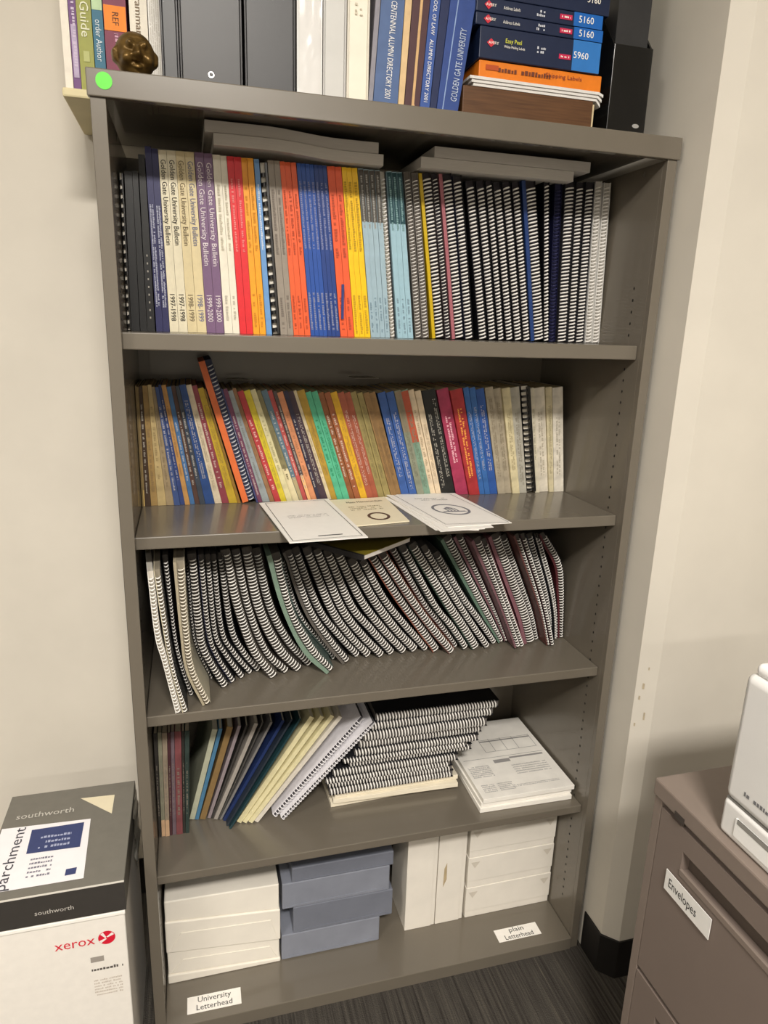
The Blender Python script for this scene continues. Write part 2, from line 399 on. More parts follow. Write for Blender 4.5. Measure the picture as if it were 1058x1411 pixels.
# ------------------------------------------------------------------ top shelf: bulletins and spiral-bound reports
# (desc, hex, bottom px left/right, top px left/right, style)
Y1 = .14
TOP1 = [(157, 237), (186, 236), (199, 201), (210, 204), (218, 207), (270, 210), (310, 215), (350, 219), (400, 224), (450, 229), (490, 232), (530, 236), (555, 238)]
R1 = [
 ('solid black', '#17181a', 181, 193, 171, 182, ''), ('solid black', '#17181a', 193.5, 203, 182, 190, ''), ('solid black', '#17181a', 203, 214, 190, 199, 'dots'),
 ('navy', '#2b2c5c', 215.5, 225, 199, 208, 'navy'), ('navy', '#2b2c5c', 225, 234, 208, 217.4, 'navy'),
 ('cream', '#ece3c6', 234.2, 246.7, 217.6, 229, 'ggu1'), ('cream', '#ece3c6', 246.7, 259, 229, 241.5, 'ggu1'),
 ('pale tan', '#e0d0a4', 259, 272, 241.5, 254, 'ggu2'), ('pale tan', '#e0d0a4', 272, 285, 254, 267, 'ggu3'),
 ('dusty purple', '#775a7c', 285, 297.5, 267.5, 280, 'gguw'), ('dusty purple', '#775a7c', 297.5, 309, 280, 292, 'gguw'),
 ('off-white', '#eae4d2', 309.5, 321, 292.4, 303, 'pale'), ('off-white', '#eae4d2', 321, 330.5, 303, 312, 'pale'),
 ('bright red', '#e0262f', 330.8, 340, 312, 321.5, 'red'), ('bright red', '#e0262f', 340, 348.8, 321.5, 332, 'red'),
 ('golden orange', '#f3a41f', 349, 358, 332, 340, 'faint'), ('golden orange', '#f3a41f', 358, 366.5, 340, 348.6, 'faint'),
 ('sky blue', '#6b9bd2', 367, 375, 349.5, 356.8, 'skyt'),
 ('COMB', '#1c1c1d', 375.5, 386, 357.5, 367, ''),
 ('taupe', '#968c80', 386.5, 396.5, 368, 376.8, 'faint'), ('taupe', '#968c80', 396.5, 404.5, 376.8, 385, 'faint'),
 ('orange', '#ec6232', 404.7, 412, 385, 392, 'faint'), ('orange', '#ec6232', 412, 420, 392, 400, 'faint'), ('orange', '#ec6232', 420, 428, 400, 407.5, 'faint'),
] + [('royal blue', '#2350a4' if k < 4 else '#1f3f86', 428.3+k*5.75, 428.3+(k+1)*5.75, 408.3+k*5.9, 408.3+(k+1)*5.9, 'blue') for k in range(7)] + [
 ('vermilion', '#ee5f33', 469.2, 479, 450.3, 461, 'faint'), ('vermilion', '#ee5f33', 479, 488, 461, 470, 'faint'),
 ('bright yellow', '#fbc80f', 488.3, 495.6, 470.3, 477, 'yel'), ('bright yellow', '#fbc80f', 495.6, 503, 477, 484, 'yel'), ('bright yellow', '#fbc80f', 503, 510.6, 484, 492, 'yel'),
] + [('grey-topped blue', '#9fb8c4', 511+k*6.55, 511+(k+1)*6.55, 492.8+k*7.6, 492.8+(k+1)*7.6, 'gb') for k in range(4)] + [
 ('COIL', '#2b2b2d', 537.4, 547.2, 523.5, 531.8, ''),
] + [('teal-topped blue', '#9dc0ce', 547.6+k*7.35, 547.6+(k+1)*7.35, 532.4+k*7.2, 532.4+(k+1)*7.2, 'tb') for k in range(3)]
flat = [dict(zip(('desc', 'hex', 'b0', 'b1', 't0', 't1', 'st'), r)) for r in R1]
for f in flat:
    if f['desc'] == 'COMB': f['desc'] = 'comb-bound'
    if f['desc'] == 'COIL': f['desc'] = 'coil-bound'
labs, grps = run_labels(flat, 'desc', 'bulletin', 'bulletins', 'on top shelf')
G1 = 'books standing on the top shelf'
def place(f, y0, zs, topc, d, h=None):
    """foot, lean, mean thickness, height and spine corners of a book whose edges are seen at px b0-b1 (foot) and t0-t1 (head)"""
    tb = (f['t0']+f['t1'])/2; h = h or on(tb, lerp(topc, tb), 1, y0).z-zs
    g = .00022; lo, hi = T+.0012, BW-T-.0012; cl = lambda v: min(hi, max(lo, v))
    xb0, xb1 = cl(X(f['b0'], y0, zs)+g), cl(X(f['b1'], y0, zs)-g); xt0, xt1 = cl(X(f['t0'], y0, zs+h)+g), cl(X(f['t1'], y0, zs+h)-g)
    if xb1-xb0 < .0025: xb1 = xb0+.0025
    if xt1-xt0 < .0025: xt1 = xt0+.0025
    xb, xt = (xb0+xb1)/2, (xt0+xt1)/2; tilt = math.atan2(xt-xb, h); z = zs+.0004; H_ = h/math.cos(tilt)
    c_, s_ = math.cos(tilt), math.sin(tilt); cs = []
    for (x0, x1, end) in ((xb0, xt0, 0), (xb1, xt1, 0), (xb1, xt1, 1), (xb0, xt0, 1)):
        A = Vector((x0-xb, 0)); B = Vector((x1-xb, h)); rt = lambda v: Vector((v.x*c_-v.y*s_, v.x*s_+v.y*c_)); A, B = rt(A), rt(B)
        cs.append(tuple(A) if not end else tuple(A+(B-A)*((H_-A.y)/(B.y-A.y))))
    t = ((xb1-xb0)+(xt1-xt0))/2*c_; f['cs'] = cs
    return xb, tilt, t, H_, z
# black comb-bound book at the left end
f = dict(b0=168.5, b1=180.5, t0=160.5, t1=170.5); xb, tilt, t, h, z = place(f, Y1, S1, TOP1, .2)
comb_book('black comb-bound book with pale slots against the left side panel on top shelf', G1, (xb, Y1, z), t*.95, h, .2, tilt, '#1b1d1e', '#101011', '#d9d2c4', .0135)
EPS = -.0007
for i, f in enumerate(flat):
    xb, tilt, t, h, z = place(f, Y1, S1, TOP1, .216)
    base = (xb, Y1+random.uniform(-.0015, .0015), z); st = f['st']
    if f['desc'] == 'comb-bound':
        comb_book('black comb-bound book between sky blue and taupe bulletins on top shelf', G1, base, t, h-.003, .21, tilt, f['hex'], '#17171a', '#e9e4d8'); continue
    if f['desc'] == 'coil-bound':
        notebook('white coil-bound report between the pale blue bulletins on top shelf', G1, (base[0], Y1+.006, z+abs(math.sin(tilt))*t/2), [(0, 0), (math.tan(tilt)*h*math.cos(tilt), h*math.cos(tilt))], t*.9, .205, pages='#d8d3c8'); continue
    spine = None; nm = 'bulletin'
    if st == 'gb': spine = [(.70, .995, '#4f4a44')]
    if st == 'tb': spine = [(.70, .995, '#12434b')]
    ob = paperback(nm, labs[i], 'book', G1, base, t, h, .213, tilt, M(f['hex'], .42, .09), spine=spine, corners=f['cs'])
    e = EPS-.0003
    def let(mb, mat): obj('spine_lettering', mb, mat, ob)
    th = t*.62
    if st.startswith('ggu'):
        mat = {'ggu1': INK, 'ggu2': M('#7d6f55', .6, 0), 'ggu3': M('#6d7393', .6, 0), 'gguw': M('#e9dfe2', .6, 0)}[st]
        wide = .125 if st != 'gguw' else .155
        let(text('Golden Gate University Bulletin', t*.85, (0, e, h*.95-wide/2), *DOWN, wide), mat)
        let(text({'ggu1': '1997-1998', 'ggu2': '1998-1999', 'ggu3': '1998-1999', 'gguw': '1999-2000'}[st], t*.85, (0, e, h*.145), *DOWN, .042), mat)
    elif st == 'navy':
        let(dashes(h*.56, th, (0, e, h*.42), *DOWN, 2, i, cover=.9), M('#b9bcd2', .6, 0))
    elif st == 'pale': 
        let(dashes(.10, th*.6, (0, e, h*.66), *DOWN, 1, i, cover=.85), M('#c3bca8', .6, 0)); let(dashes(.04, th*.6, (0, e, h*.15), *DOWN, 1, i), M('#bfb9aa', .6, 0))
    elif st == 'red': let(dashes(.11, th*.55, (0, e, h*.68), *DOWN, 1, i, cover=.85), M('#f08a86', .6, 0))
    elif st == 'skyt': let(dashes(.10, th*.55, (0, e, h*.68), *DOWN, 1, i, cover=.85), M('#d8e4f2', .6, 0))
    elif st == 'faint':
        dk = {'golden orange': '#cf8a1a', 'taupe': '#7b7168', 'orange': '#b84a28', 'vermilion': '#b94a2a'}[f['desc']]
        let(dashes(.10, th*.7, (0, e, h*.66), *DOWN, 1, i, cover=.85), M(dk, .6, 0)); let(dashes(.055, th*.7, (0, e, h*.14), *DOWN, 1, i), M(dk, .6, 0))
    elif st == 'blue':
        let(dashes(.105, th*.8, (0, e, h*.71), *DOWN, 1, i, cover=.93), M('#8289b4', .6, 0)); let(dashes(.062, th*.85, (0, e, h*.15), *DOWN, 1, i, cover=.93), M('#8a8fae', .6, 0))
    elif st == 'yel':
        let(dashes(.11, th*.8, (0, e, h*.72), *DOWN, 1, i, cover=.9), M('#c09a16', .6, 0)); let(dashes(.065, th*.8, (0, e, h*.14), *DOWN, 1, i, cover=.9), M('#c7a01a', .6, 0))
    elif st in ('gb', 'tb'):
        let(dashes(.085, th*.62, (0, e, h*.815), *DOWN, 1, i, cover=.95), M('#a5a49e' if st == 'gb' else '#7ea3a6', .6, 0)); let(dashes(.06, th*.6, (0, e, h*.14), *DOWN, 1, i, cover=.7), M('#7e97a6', .6, 0))
    elif st == 'dots':
        let(MB().add(sum([[(-.001, e, .02+k*.012), (.001, e, .02+k*.012), (.001, e, .023+k*.012), (-.001, e, .023+k*.012)] for k in range(9)], []), [tuple(range(4*k, 4*k+4)) for k in range(9)]), M('#a9a49a', .6, 0))
# the blue slip of the last royal blue bulletin
xs = X(470, Y1-.003, S1+.05)
o = obj('loose_cover_strip', MB().box(xs, xs+.0045, Y1-.0045, Y1-.0035, S1+.030, S1+.088), M('#2b3b78', .5, .1)); tag(o, 'narrow navy strip of cover standing proud beside the royal blue bulletins', 'strip')

# spiral reports: (bottom px pair, top px pair, top y, front-cover hex, label)
SP = [
 (573, 581.5, 556, 566, 237, '#8b857f', '#8b857f', 'thin grey-covered coil report beside teal-topped blue bulletins on top shelf'),
 (582.5, 592, 567, 576.4, 238, '#8b857f', '#8b857f', 'thin grey-covered coil report beside yellow-covered coil report on top shelf'),
 (595, 613, 576.6, 594.5, 240, '#c9a90f', '#3a3434', 'coil report with a bright yellow front cover on top shelf'),
 (614, 622, 594.7, 603.8, 240, '#40373a', '#40373a', 'thin dark coil report between the yellow-covered and pink-covered reports on top shelf'),
 (622.5, 640, 604, 623, 241, '#a5636c', '#1d1f33', 'coil report with a dusty pink front cover on top shelf'),
 (640.5, 654, 624, 636.5, 243, '#1d1f33', '#141418', 'navy-covered coil report beside the pink-covered one on top shelf'),
 (660, 672.5, 641, 654.5, 250, '#16161c', '#16161c', None), (673.5, 685.5, 656, 668, 250, '#16161c', '#16161c', None), (686, 696.5, 669.5, 678.5, 250, '#16161c', '#16161c', None),
 (697.5, 708.5, 679.5, 691.2, 252, '#16161c', '#16161c', None), (709.2, 720.8, 692, 704, 252, '#16161c', '#16161c', None), (721.5, 731.7, 705, 717, 252, '#16161c', '#16161c', None),
 (732, 749.5, 717.5, 740, 250, '#1d3a72', '#15151b', 'coil report with a blue front cover on top shelf'),
 (750, 757, 745, 763.5, 250, '#131318', '#131318', 'coil report with black covers between the blue and navy coil reports on top shelf'),
 (768, 782.3, 779.8, 794.2, 249, '#2a2a2e', '#2a2a2e', None), (783, 793, 794.6, 807.2, 251, '#2a2a2e', '#2a2a2e', None), (794, 805, 808, 821, 251, '#2a2a2e', '#2a2a2e', None),
 (806.5, 816.5, 822, 831, 250, '#e8e6e2', '#e8e6e2', 'white-covered coil report beside a dark one on top shelf'),
 (817.5, 826, 832, 845, 252, '#f0eeea', '#f0eeea', 'white coil report nearest the right side panel on top shelf'),
]
for k, (b0, b1, t0, t1, ty, lc, rc, lab) in enumerate(SP):
    y0 = Y1+.004; f = dict(b0=b0, b1=b1, t0=t0, t1=t1); xb, tilt, t, h, z = place(f, y0, S1, [(0, ty)], .2)
    lab = lab or (f'{ORD[k-6]} black-covered coil report on top shelf counted from the navy-covered one' if k < 13 else f'{ORD[k-14]} charcoal coil report on top shelf counted from the navy coil report')
    up = math.sin(tilt)*h; mid = up*.5+.0012*(1 if k < 13 else 0)
    hh = h*math.cos(tilt)
    notebook(lab, G1, (xb, y0+.003, z+.0004+abs(math.sin(tilt))*t/2), [(0, 0), (mid*1.02, hh*.5), (up, hh)], max(.0026, min(t, 1.12*min(f['cs'][1][0]-f['cs'][0][0], f['cs'][2][0]-f['cs'][3][0]))*.94), .205, lc, rc, '#77716b' if k in (0, 1) else '#c9c6c0' if k > 16 else '#38353a', r=.0015 if k not in (0, 1, 3) else .0009, pitch=.0063 if k not in (0, 1, 3) else .0058, ct=.70 if k in (2, 4, 12) else .88, coff=.16 if k in (2, 4, 12) else 0, bulge=.26 if k in (2, 4, 12) else 0)  # dark pages stand for black cover edge and shade between coil rings
    if k == 13:
        f = dict(b0=757.5, b1=767, t0=765, t1=779); xb, tilt, t, h, z = place(f, y0, S1, [(0, 252)], .2)
        notebook('navy coil-bound report with a navy coil on top shelf', G1, (xb, y0+.006, z+abs(math.sin(tilt))*t/2), [(0, 0), (math.sin(tilt)*h, hh)], t*.82, .205, '#1a1c3c', '#1a1c3c', '#2b2c48', coil=M('#26284f', .4, 0))

# paper stacks lying on those books, under the cap
def ream(label, group, pts_left, wx, dy, zt, sag, hexc='#dcd8d2', name='paper_stack', rotz=0):
    x, y, z = pts_left; n = 14; b = MB()
    ob = thing(name, label, 'paper stack', (x, y, z), group, (0, 0, rotz))
    lo = []; 
    for i in range(n+1):
        u = i/n; dz = sag(u); xx = u*wx
        b.v += [(xx, 0, dz), (xx, dy, dz), (xx, dy, dz+zt), (xx, 0, dz+zt)]
    for i in range(n):
        for k in range(4):
            j = (k+1) % 4; b.f.append((i*4+k, (i+1)*4+k, (i+1)*4+j, i*4+j))
    b.f.append((0, 1, 2, 3)); b.f.append(tuple(n*4+k for k in (3, 2, 1, 0)))
    obj('sheets', b, M(hexc, .8, .06, 25, .2, stretch=(1, 1, 40)), ob)
    b2 = MB()
    for i in range(n+1):
        u = i/n; xx = u*wx; b2.v += [(xx, -.0002, sag(u)+zt+.0002), (xx, dy, sag(u)+zt+.0002)]
    for i in range(n): b2.f.append((i*2, i*2+2, i*2+3, i*2+1))
    obj('top_sheet', b2, M('#e6e2dc', .8, .02), ob)
    return ob
def SAG(u):
    v = min(1, max(0, (u-.32)/.45)); return .0035-.0075*v*v*(3-2*v)
def zat(px, py, y): return on(px, py, 1, y).z
PS = 'paper stacks lying on the top-shelf books'
ya = .125
TOPZ = S1+.2785
ream('white paper stack lying on cream to yellow bulletins, lower of two', PS, (X(294, ya, 1.63), ya, TOPZ+.004), X(528, ya, 1.61)-X(294, ya, 1.63), .22, .017, SAG)
ream('white paper stack lying on cream to yellow bulletins, upper of two', PS, (X(282, ya, 1.64), ya+.003, TOPZ+.0222), X(522, ya, 1.63)-X(282, ya, 1.64), .22, .0165, SAG)
ream('white paper stack lying on coil reports, lower of two', PS, (X(580, ya, 1.62), ya, TOPZ+.0035), X(790, ya, 1.62)-X(580, ya, 1.62), .22, .0165, lambda u: 0)
ream('white paper stack lying on coil reports, upper of two', PS, (X(598, ya, 1.64), ya-.003, TOPZ+.0205), X(812, ya, 1.64)-X(598, ya, 1.64), .22, .0165, lambda u: 0)

# ------------------------------------------------------------------ second shelf: worn paperbacks
Y2 = .222
TOP2 = [(175, 531), (255, 531), (300, 536), (420, 539), (520, 540), (600, 536), (700, 533), (775, 532)]
R2 = [
 ('dark tan', '#8d7443', 178.5, 186, 173.8, 181), ('tan', '#a88c52', 190.5, 200, 183, 191), ('dark brown', '#4a3322', 200, 208, 191, 195.5), ('ochre tan', '#b38d4c', 208, 217.5, 195.5, 203),
 ('pale ochre', '#d0b374', 217.5, 229.5, 203, 208.5), ('grey tan', '#b39a70', 229.5, 240, 208.5, 213), ('blue', '#3c5697', 240, 248.5, 213, 218), ('indigo', '#2f478f', 248.5, 255, 218, 222),
 ('orange tan', '#d89a4e', 255, 262, 222, 228.5), ('light blue', '#3f76b5', 262, 268.7, 228.5, 235), ('cocoa brown', '#5d3d33', 268.7, 275.5, 235, 241), ('slate', '#3c4655', 275.5, 283, 241, 246.5),
 ('cobalt', '#1f4a94', 283, 296, 246.5, 256), ('cream', '#e8d6b4', 296, 306, 256, 264), ('maroon', '#a03a48', 306, 315.7, 264, 271.5), ('mustard', '#d8b01c', 315.7, 327.5, 271.5, 280),
 ('dark ochre', '#a5761d', 327.5, 332, 280, 282.5), 
 ('SPIRAL', '', 0, 0, 0, 0),
 ('navy', '#3a3f77', 353, 355.7, 304, 306.5), ('plum', '#7b3a5c', 355.7, 361.7, 306.5, 313), ('pale grey', '#9aa3a6', 361.7, 372, 313, 320), ('light brown', '#a87648', 372, 378.7, 320, 325.5),
 ('red', '#cf3438', 378.7, 387, 325.5, 334.5), ('lemon', '#e8cf1c', 387, 395, 334.5, 344), ('ivory', '#e3d8a0', 395, 403, 344, 352), ('olive', '#8d8455', 403, 412.7, 352, 358.7),
 ('grey-blue', '#5d7d90', 412.7, 418, 358.7, 368), ('coral', '#d4504c', 418, 424, 368, 375), ('charcoal', '#5a4c4a', 424, 429, 375, 380.3), ('peach', '#ee9560', 429, 437, 380.3, 389.3),
 ('dark navy', '#2b2644', 437, 441.6, 389.3, 396), ('aubergine', '#4a3440', 441.6, 452, 396, 404), ('pale cream', '#e4cfa4', 452, 457, 404, 408.5), ('gold', '#c49a2a', 457, 464.6, 408.5, 420),
 ('mint green', '#4fc494', 464.6, 473, 420, 428), ('mint green', '#4fc494', 473, 481.8, 428, 437), ('chestnut', '#a05a2c', 481.8, 489, 437, 445.5), ('sienna', '#ad5c30', 489, 496.7, 445.5, 453.8),
 ('amber', '#f0b413', 496.7, 506, 453.8, 463.5), ('rust', '#b8583a', 506, 514.3, 463.5, 473.2), ('rust', '#b8583a', 514.3, 522, 473.2, 482.5), ('khaki', '#a39252', 522, 530.3, 482.5, 491), ('khaki', '#a39252', 530.3, 539, 491, 499),
 ('brown', '#9c7440', 539, 546.5, 499, 507.5), ('brown', '#9c7440', 546.5, 554, 507.5, 517), ('denim blue', '#2f5db0', 554, 564.8, 519.5, 531), ('denim blue', '#2f5db0', 564.8, 575, 531, 542), ('sage grey', '#8f947c', 575, 584.6, 542, 551.5),
 ('red-topped green', '#7fa68c', 584.6, 593.8, 551.5, 562), ('blush cream', '#eed6b2', 594, 601, 562.3, 570.5), ('blush cream', '#eed6b2', 601, 608, 570.5, 579), ('black', '#1d1e1c', 608.5, 618.2, 580.5, 590.5), ('black', '#1d1e1c', 618.2, 628, 590.5, 600),
 ('raspberry', '#bb2f58', 629, 645.8, 601.5, 618), ('crimson', '#c22a2e', 646, 660.3, 618.5, 636), ('azure', '#2e6cc0', 660.7, 667.7, 637.5, 645.5), ('azure', '#2e6cc0', 667.7, 674.7, 645.5, 654), ('deep blue', '#2459b4', 674.8, 685, 654.3, 666), ('stone', '#b6a88e', 685.3, 695.5, 667, 678.5),
 ('stone', '#b6a88e', 695.5, 705, 678.5, 690), ('buttery', '#e6d6a6', 705.2, 715, 690.3, 701.5), ('ash grey', '#bdb8a8', 715.3, 725.5, 702, 715), ('COMB', '', 726, 736, 716, 729), ('parchment', '#e6dcc0', 736.3, 742.5, 729.3, 734.5),
 ('bone', '#e8dec8', 743.2, 755.8, 735, 751), ('sandy cream', '#e0d2a6', 756, 762.4, 751.3, 760), ('off-white', '#ebe2cf', 762.8, 776, 760.5, 775),
]
flat = [dict(zip(('desc', 'hex', 'b0', 'b1', 't0', 't1'), r)) for r in R2]
for f in flat:
    if f['desc'] == 'COMB': f['desc'] = 'comb-bound'
    if f['desc'] == 'SPIRAL': f['desc'] = 'orange spiral'
labs, grps = run_labels(flat, 'desc', 'paperback', 'paperbacks', 'on second shelf')
G2 = 'paperbacks standing on the second shelf'
rnd = random.Random(3)
LIGHTTEXT = {'blue', 'indigo', 'light blue', 'cobalt', 'slate', 'maroon', 'red', 'coral', 'dark navy', 'navy', 'plum', 'aubergine', 'rust', 'sienna', 'chestnut', 'denim blue', 'black', 'raspberry', 'crimson', 'azure', 'deep blue', 'dark brown', 'cocoa brown', 'charcoal', 'grey-blue'}
for i, f in enumerate(flat):
    if f['desc'] == 'orange spiral':
        # a taller orange-covered spiral book standing proud of the row
        p0 = on(341, 704, 2, S2); y0 = p0.y; q = on(286, 503, 1, y0); h = q.z-S2
        f = dict(b0=332.3, b1=352.8, t0=282.8, t1=303.7); xb, tilt, t, hb, z = place(f, Y2-.004, S2, TOP2, .15); tsp = t; p0.x = xb; y0 = Y2-.004; q.x = xb+math.tan(tilt)*h-.006
        notebook('tall orange-covered spiral book standing proud of the paperbacks on second shelf', G2, (p0.x, y0, S2+.001+abs(math.sin(tilt))*tsp/2), [(0, 0), (q.x-p0.x+.006, h)], tsp*.9, .15, '#e0703a', '#3c4258', '#4a5068', pitch=.0072, r=.0012, ct=.5, coff=.25, bulge=.48, coil=M('#d3d6dc', .35, 0, metal=.2))
        ob = bpy.data.objects['spiral_notebook'] if False else None
        continue
    xb, tilt, t, h, z = place(f, Y2, S2, TOP2, .15)
    y0 = Y2+rnd.uniform(-.004, .004)
    if f['desc'] == 'comb-bound':
        comb_book('black comb-bound book between grey and cream paperbacks on second shelf', G2, (xb, y0, z), t*.98, h, .145, tilt, '#151517', '#121214', '#ddd6c6', .0118); continue
    spine = None
    if f['desc'] == 'red-topped green': spine = [(.52, .99, '#b5543a')]
    if f['desc'] == 'grey-blue': spine = [(.0, .22, '#a99a74')]
    if f['desc'] == 'olive': spine = [(.0, .30, '#d8cca4')]
    if f['desc'] == 'charcoal': spine = [(.0, .24, '#e9b27a')]
    if f['desc'] == 'tan': spine = [(.0, .14, '#d2b26c')]
    if f['desc'] == 'sage grey': spine = [(.62, .99, '#8a7c66')]
    hh = h*rnd.uniform(.985, 1.005)
    pb = paperback('paperback', labs[i], 'book', G2, (xb, y0, z), t, hh, .148, tilt, worn(f['hex']), '#cdbd97', spine, rough=.5, corners=[(x_, z_*(hh/h) if z_ > h/2 else z_) for x_, z_ in f['cs']])
    mat = M('#d9d3c6', .6, 0) if f['desc'] in LIGHTTEXT else M('#6a5a44', .6, 0)
    if f['desc'] == 'raspberry': mat = M('#eab0bd', .6, 0)
    if f['desc'] == 'crimson': mat = M('#f0a04a', .6, 0)
    if f['desc'] == 'mint green': mat = M('#2f8f68', .6, 0)
    mix = lin(f['hex']); tgt = (.75, .70, .62) if f['desc'] in LIGHTTEXT else (.12, .10, .07)
    if f['desc'] not in ('raspberry', 'crimson', 'mint green'):
        hx = '#'+''.join('%02x' % round(255*min(1, max(0, (v*.5+g*.5)))**(1/2.2)) for v, g in zip(mix, tgt)); mat = M(hx, .6, 0)
    ln = rnd.uniform(.45, .75)
    obj('spine_lettering', dashes(h*ln, t*.42, (0, -.0011, h*rnd.uniform(.42, .56)), *DOWN, 1 if t < .011 else 2, i, cover=.72), mat, pb)
# dark papers lying behind and above the row
for k, (px, py, w_, d_, a) in enumerate(((330, 527, .03, .05, .5), (500, 533, .05, .05, .1))):
    p = on(px, py, 1, Y2+.09); o = obj('loose_sheet', MB().box(-w_/2, w_/2, -d_/2, d_/2, 0, .0008), M('#b7b2a8', .8, .05))
    o.location = (p.x, Y2+.09, S2+.2285+.006*k); o.rotation_euler = (0, 0, a)
    tag(o, ('small grey sheet lying on the red and lemon paperbacks', 'grey sheet lying on the khaki and brown paperbacks')[k], 'paper', 'loose sheets on the second-shelf books')

# certificates lying on the second shelf's front edge
def sheet(label, group, quad, zb, thick, hexc='#f1eee8', name='certificate', cat='paper'):
    c = [on(q[0], q[1], 2, zb) for q in quad]; ctr = sum(c, Vector())/4
    ob = thing(name, label, cat, (ctr.x, ctr.y, zb), group)
    b = MB(); L = [v-ctr for v in c]; L = [L[3], L[2], L[1], L[0]]
    b.hexa([(v.x, v.y, 0) for v in L], [(v.x, v.y, thick) for v in L]); obj('sheet', b, M(hexc, .6, .02), ob)
    ex = ((L[1]-L[0])+(L[2]-L[3]))/4; ey = ((L[3]-L[0])+(L[2]-L[1]))/4
    return ob, ex, ey, thick+.0004
def frame_marks(ex, ey, z, m, w_):      # a printed border line
    b = MB(); P = lambda u, v: tuple(ex*u+ey*v+Vector((0, 0, z)))
    lx, ly = w_/ex.length, w_/ey.length; a = 1-m/ex.length; c = 1-m/ey.length
    for (u0, u1, v0, v1) in ((-a, a, -c, -c+ly), (-a, a, c-ly, c), (-a, -a+lx, -c, c), (a-lx, a, -c, c)):
        b.add([P(u0, v0), P(u1, v0), P(u1, v1), P(u0, v1)], [(0,1,2,3)])
    return b
GC = 'certificates lying on the second shelf'
ob, ex, ey, zt = sheet('cream certificate with a brown oval seal lying between two white sheets', GC, ((440,691),(530,686),(564,719),(478,727)), S2+.0006, .002, '#eae0c4')
org = (0, 0, zt); nx, ny = ex.normalized(), ey.normalized()
tb = text('Mass Memorandum', .017, Vector(org)+ey*.68+ex*.25, nx, ny, ex.length*1.15); obj('heading', tb, M('#4a4436', .6, 0), ob)
obj('print', dashes(ex.length*1.0, .028, Vector(org)+ey*.18+ex*.1, nx, ny, 3, 5, 1.2), M('#a39878', .6, 0), ob)
b = MB(); n = 28
for k in range(n):
    a = 2*math.pi*k/n
    for r in (.74, 1): b.v.append(tuple(Vector(org)+ex*.22-ey*.5+nx*(.021*r*math.cos(a))+ny*(.026*r*math.sin(a))))
for k in range(n): b.f.append((2*k, 2*k+1, (2*k+3) % (2*n), (2*k+2) % (2*n)))
obj('seal', b, M('#5b4338', .6, .1), ob)
ob, ex, ey, zt = sheet('white bordered certificate overhanging the shelf edge beside the cream certificate', GC, ((357,694),(452,688),(507,741),(399,749)), S2+.0028, .0016)
org = Vector((0, 0, zt)); nx, ny = ex.normalized(), ey.normalized()
obj('border', frame_marks(ex, ey, zt, .008, .0012), M('#55534f', .6, 0), ob)
obj('print', dashes(ex.length*1.1, .018, org+ey*.12, nx, ny, 3, 9, 1.5), M('#aeaca8', .6, 0), ob)
obj('signature_line', rectp(ex.length*.12, -ey.length*.82, ex.length*.62, .004, org, nx, ny), M('#4a4a4c', .6, 0), ob)
for k, q in enumerate((((524,683),(600,683),(660,731),(600,731)), ((532,682),(615,681),(668,729),(607,733)), ((530,681),(618,680),(680,727),(612,732)))):
    sheet(('plain white sheet under the sealed certificate, lowest of three', 'plain white sheet under the sealed certificate, middle of three', 'plain white sheet touching the sealed certificate from below')[k], GC, q, S2+.0006+k*.0013, .0009)
ob, ex, ey, zt = sheet('white bordered certificate with a grey oval seal, topmost of its pile', GC, ((527,680),(626,680),(705,721),(617,727)), S2+.0047, .0012)
org = Vector((0, 0, zt)); nx, ny = ex.normalized(), ey.normalized()
obj('border', frame_marks(ex, ey, zt, .009, .0011), M('#6d6b68', .6, 0), ob)
b = MB(); n = 30
for k in range(n):
    a = 2*math.pi*k/n
    for r in (.86, 1): b.v.append(tuple(org-ey*.12+nx*(.034*r*math.cos(a))+ny*(.040*r*math.sin(a))))
for k in range(n): b.f.append((2*k, 2*k+1, (2*k+3) % (2*n), (2*k+2) % (2*n)))

so = org-ey*.12; PT = lambda u, v: tuple(so+nx*u+ny*v)
b.add([PT(-.024, -.018), PT(.024, -.018), PT(.020, -.013), PT(-.020, -.013)], [(0,1,2,3)]); b.add([PT(-.012, .006), PT(.012, .006), PT(0, .018)], [(0,1,2)])
for k in range(4): b.add([PT(-.011+k*.0063, -.012), PT(-.008+k*.0063, -.012), PT(-.008+k*.0063, .005), PT(-.011+k*.0063, .005)], [(0,1,2,3)])
obj('seal', b, M('#7b7d84', .6, .1), ob)
obj('print', dashes(ex.length*.9, .018, org+ey*.55, nx, ny, 2, 11, 1.6), M('#a5a3a0', .6, 0), ob)

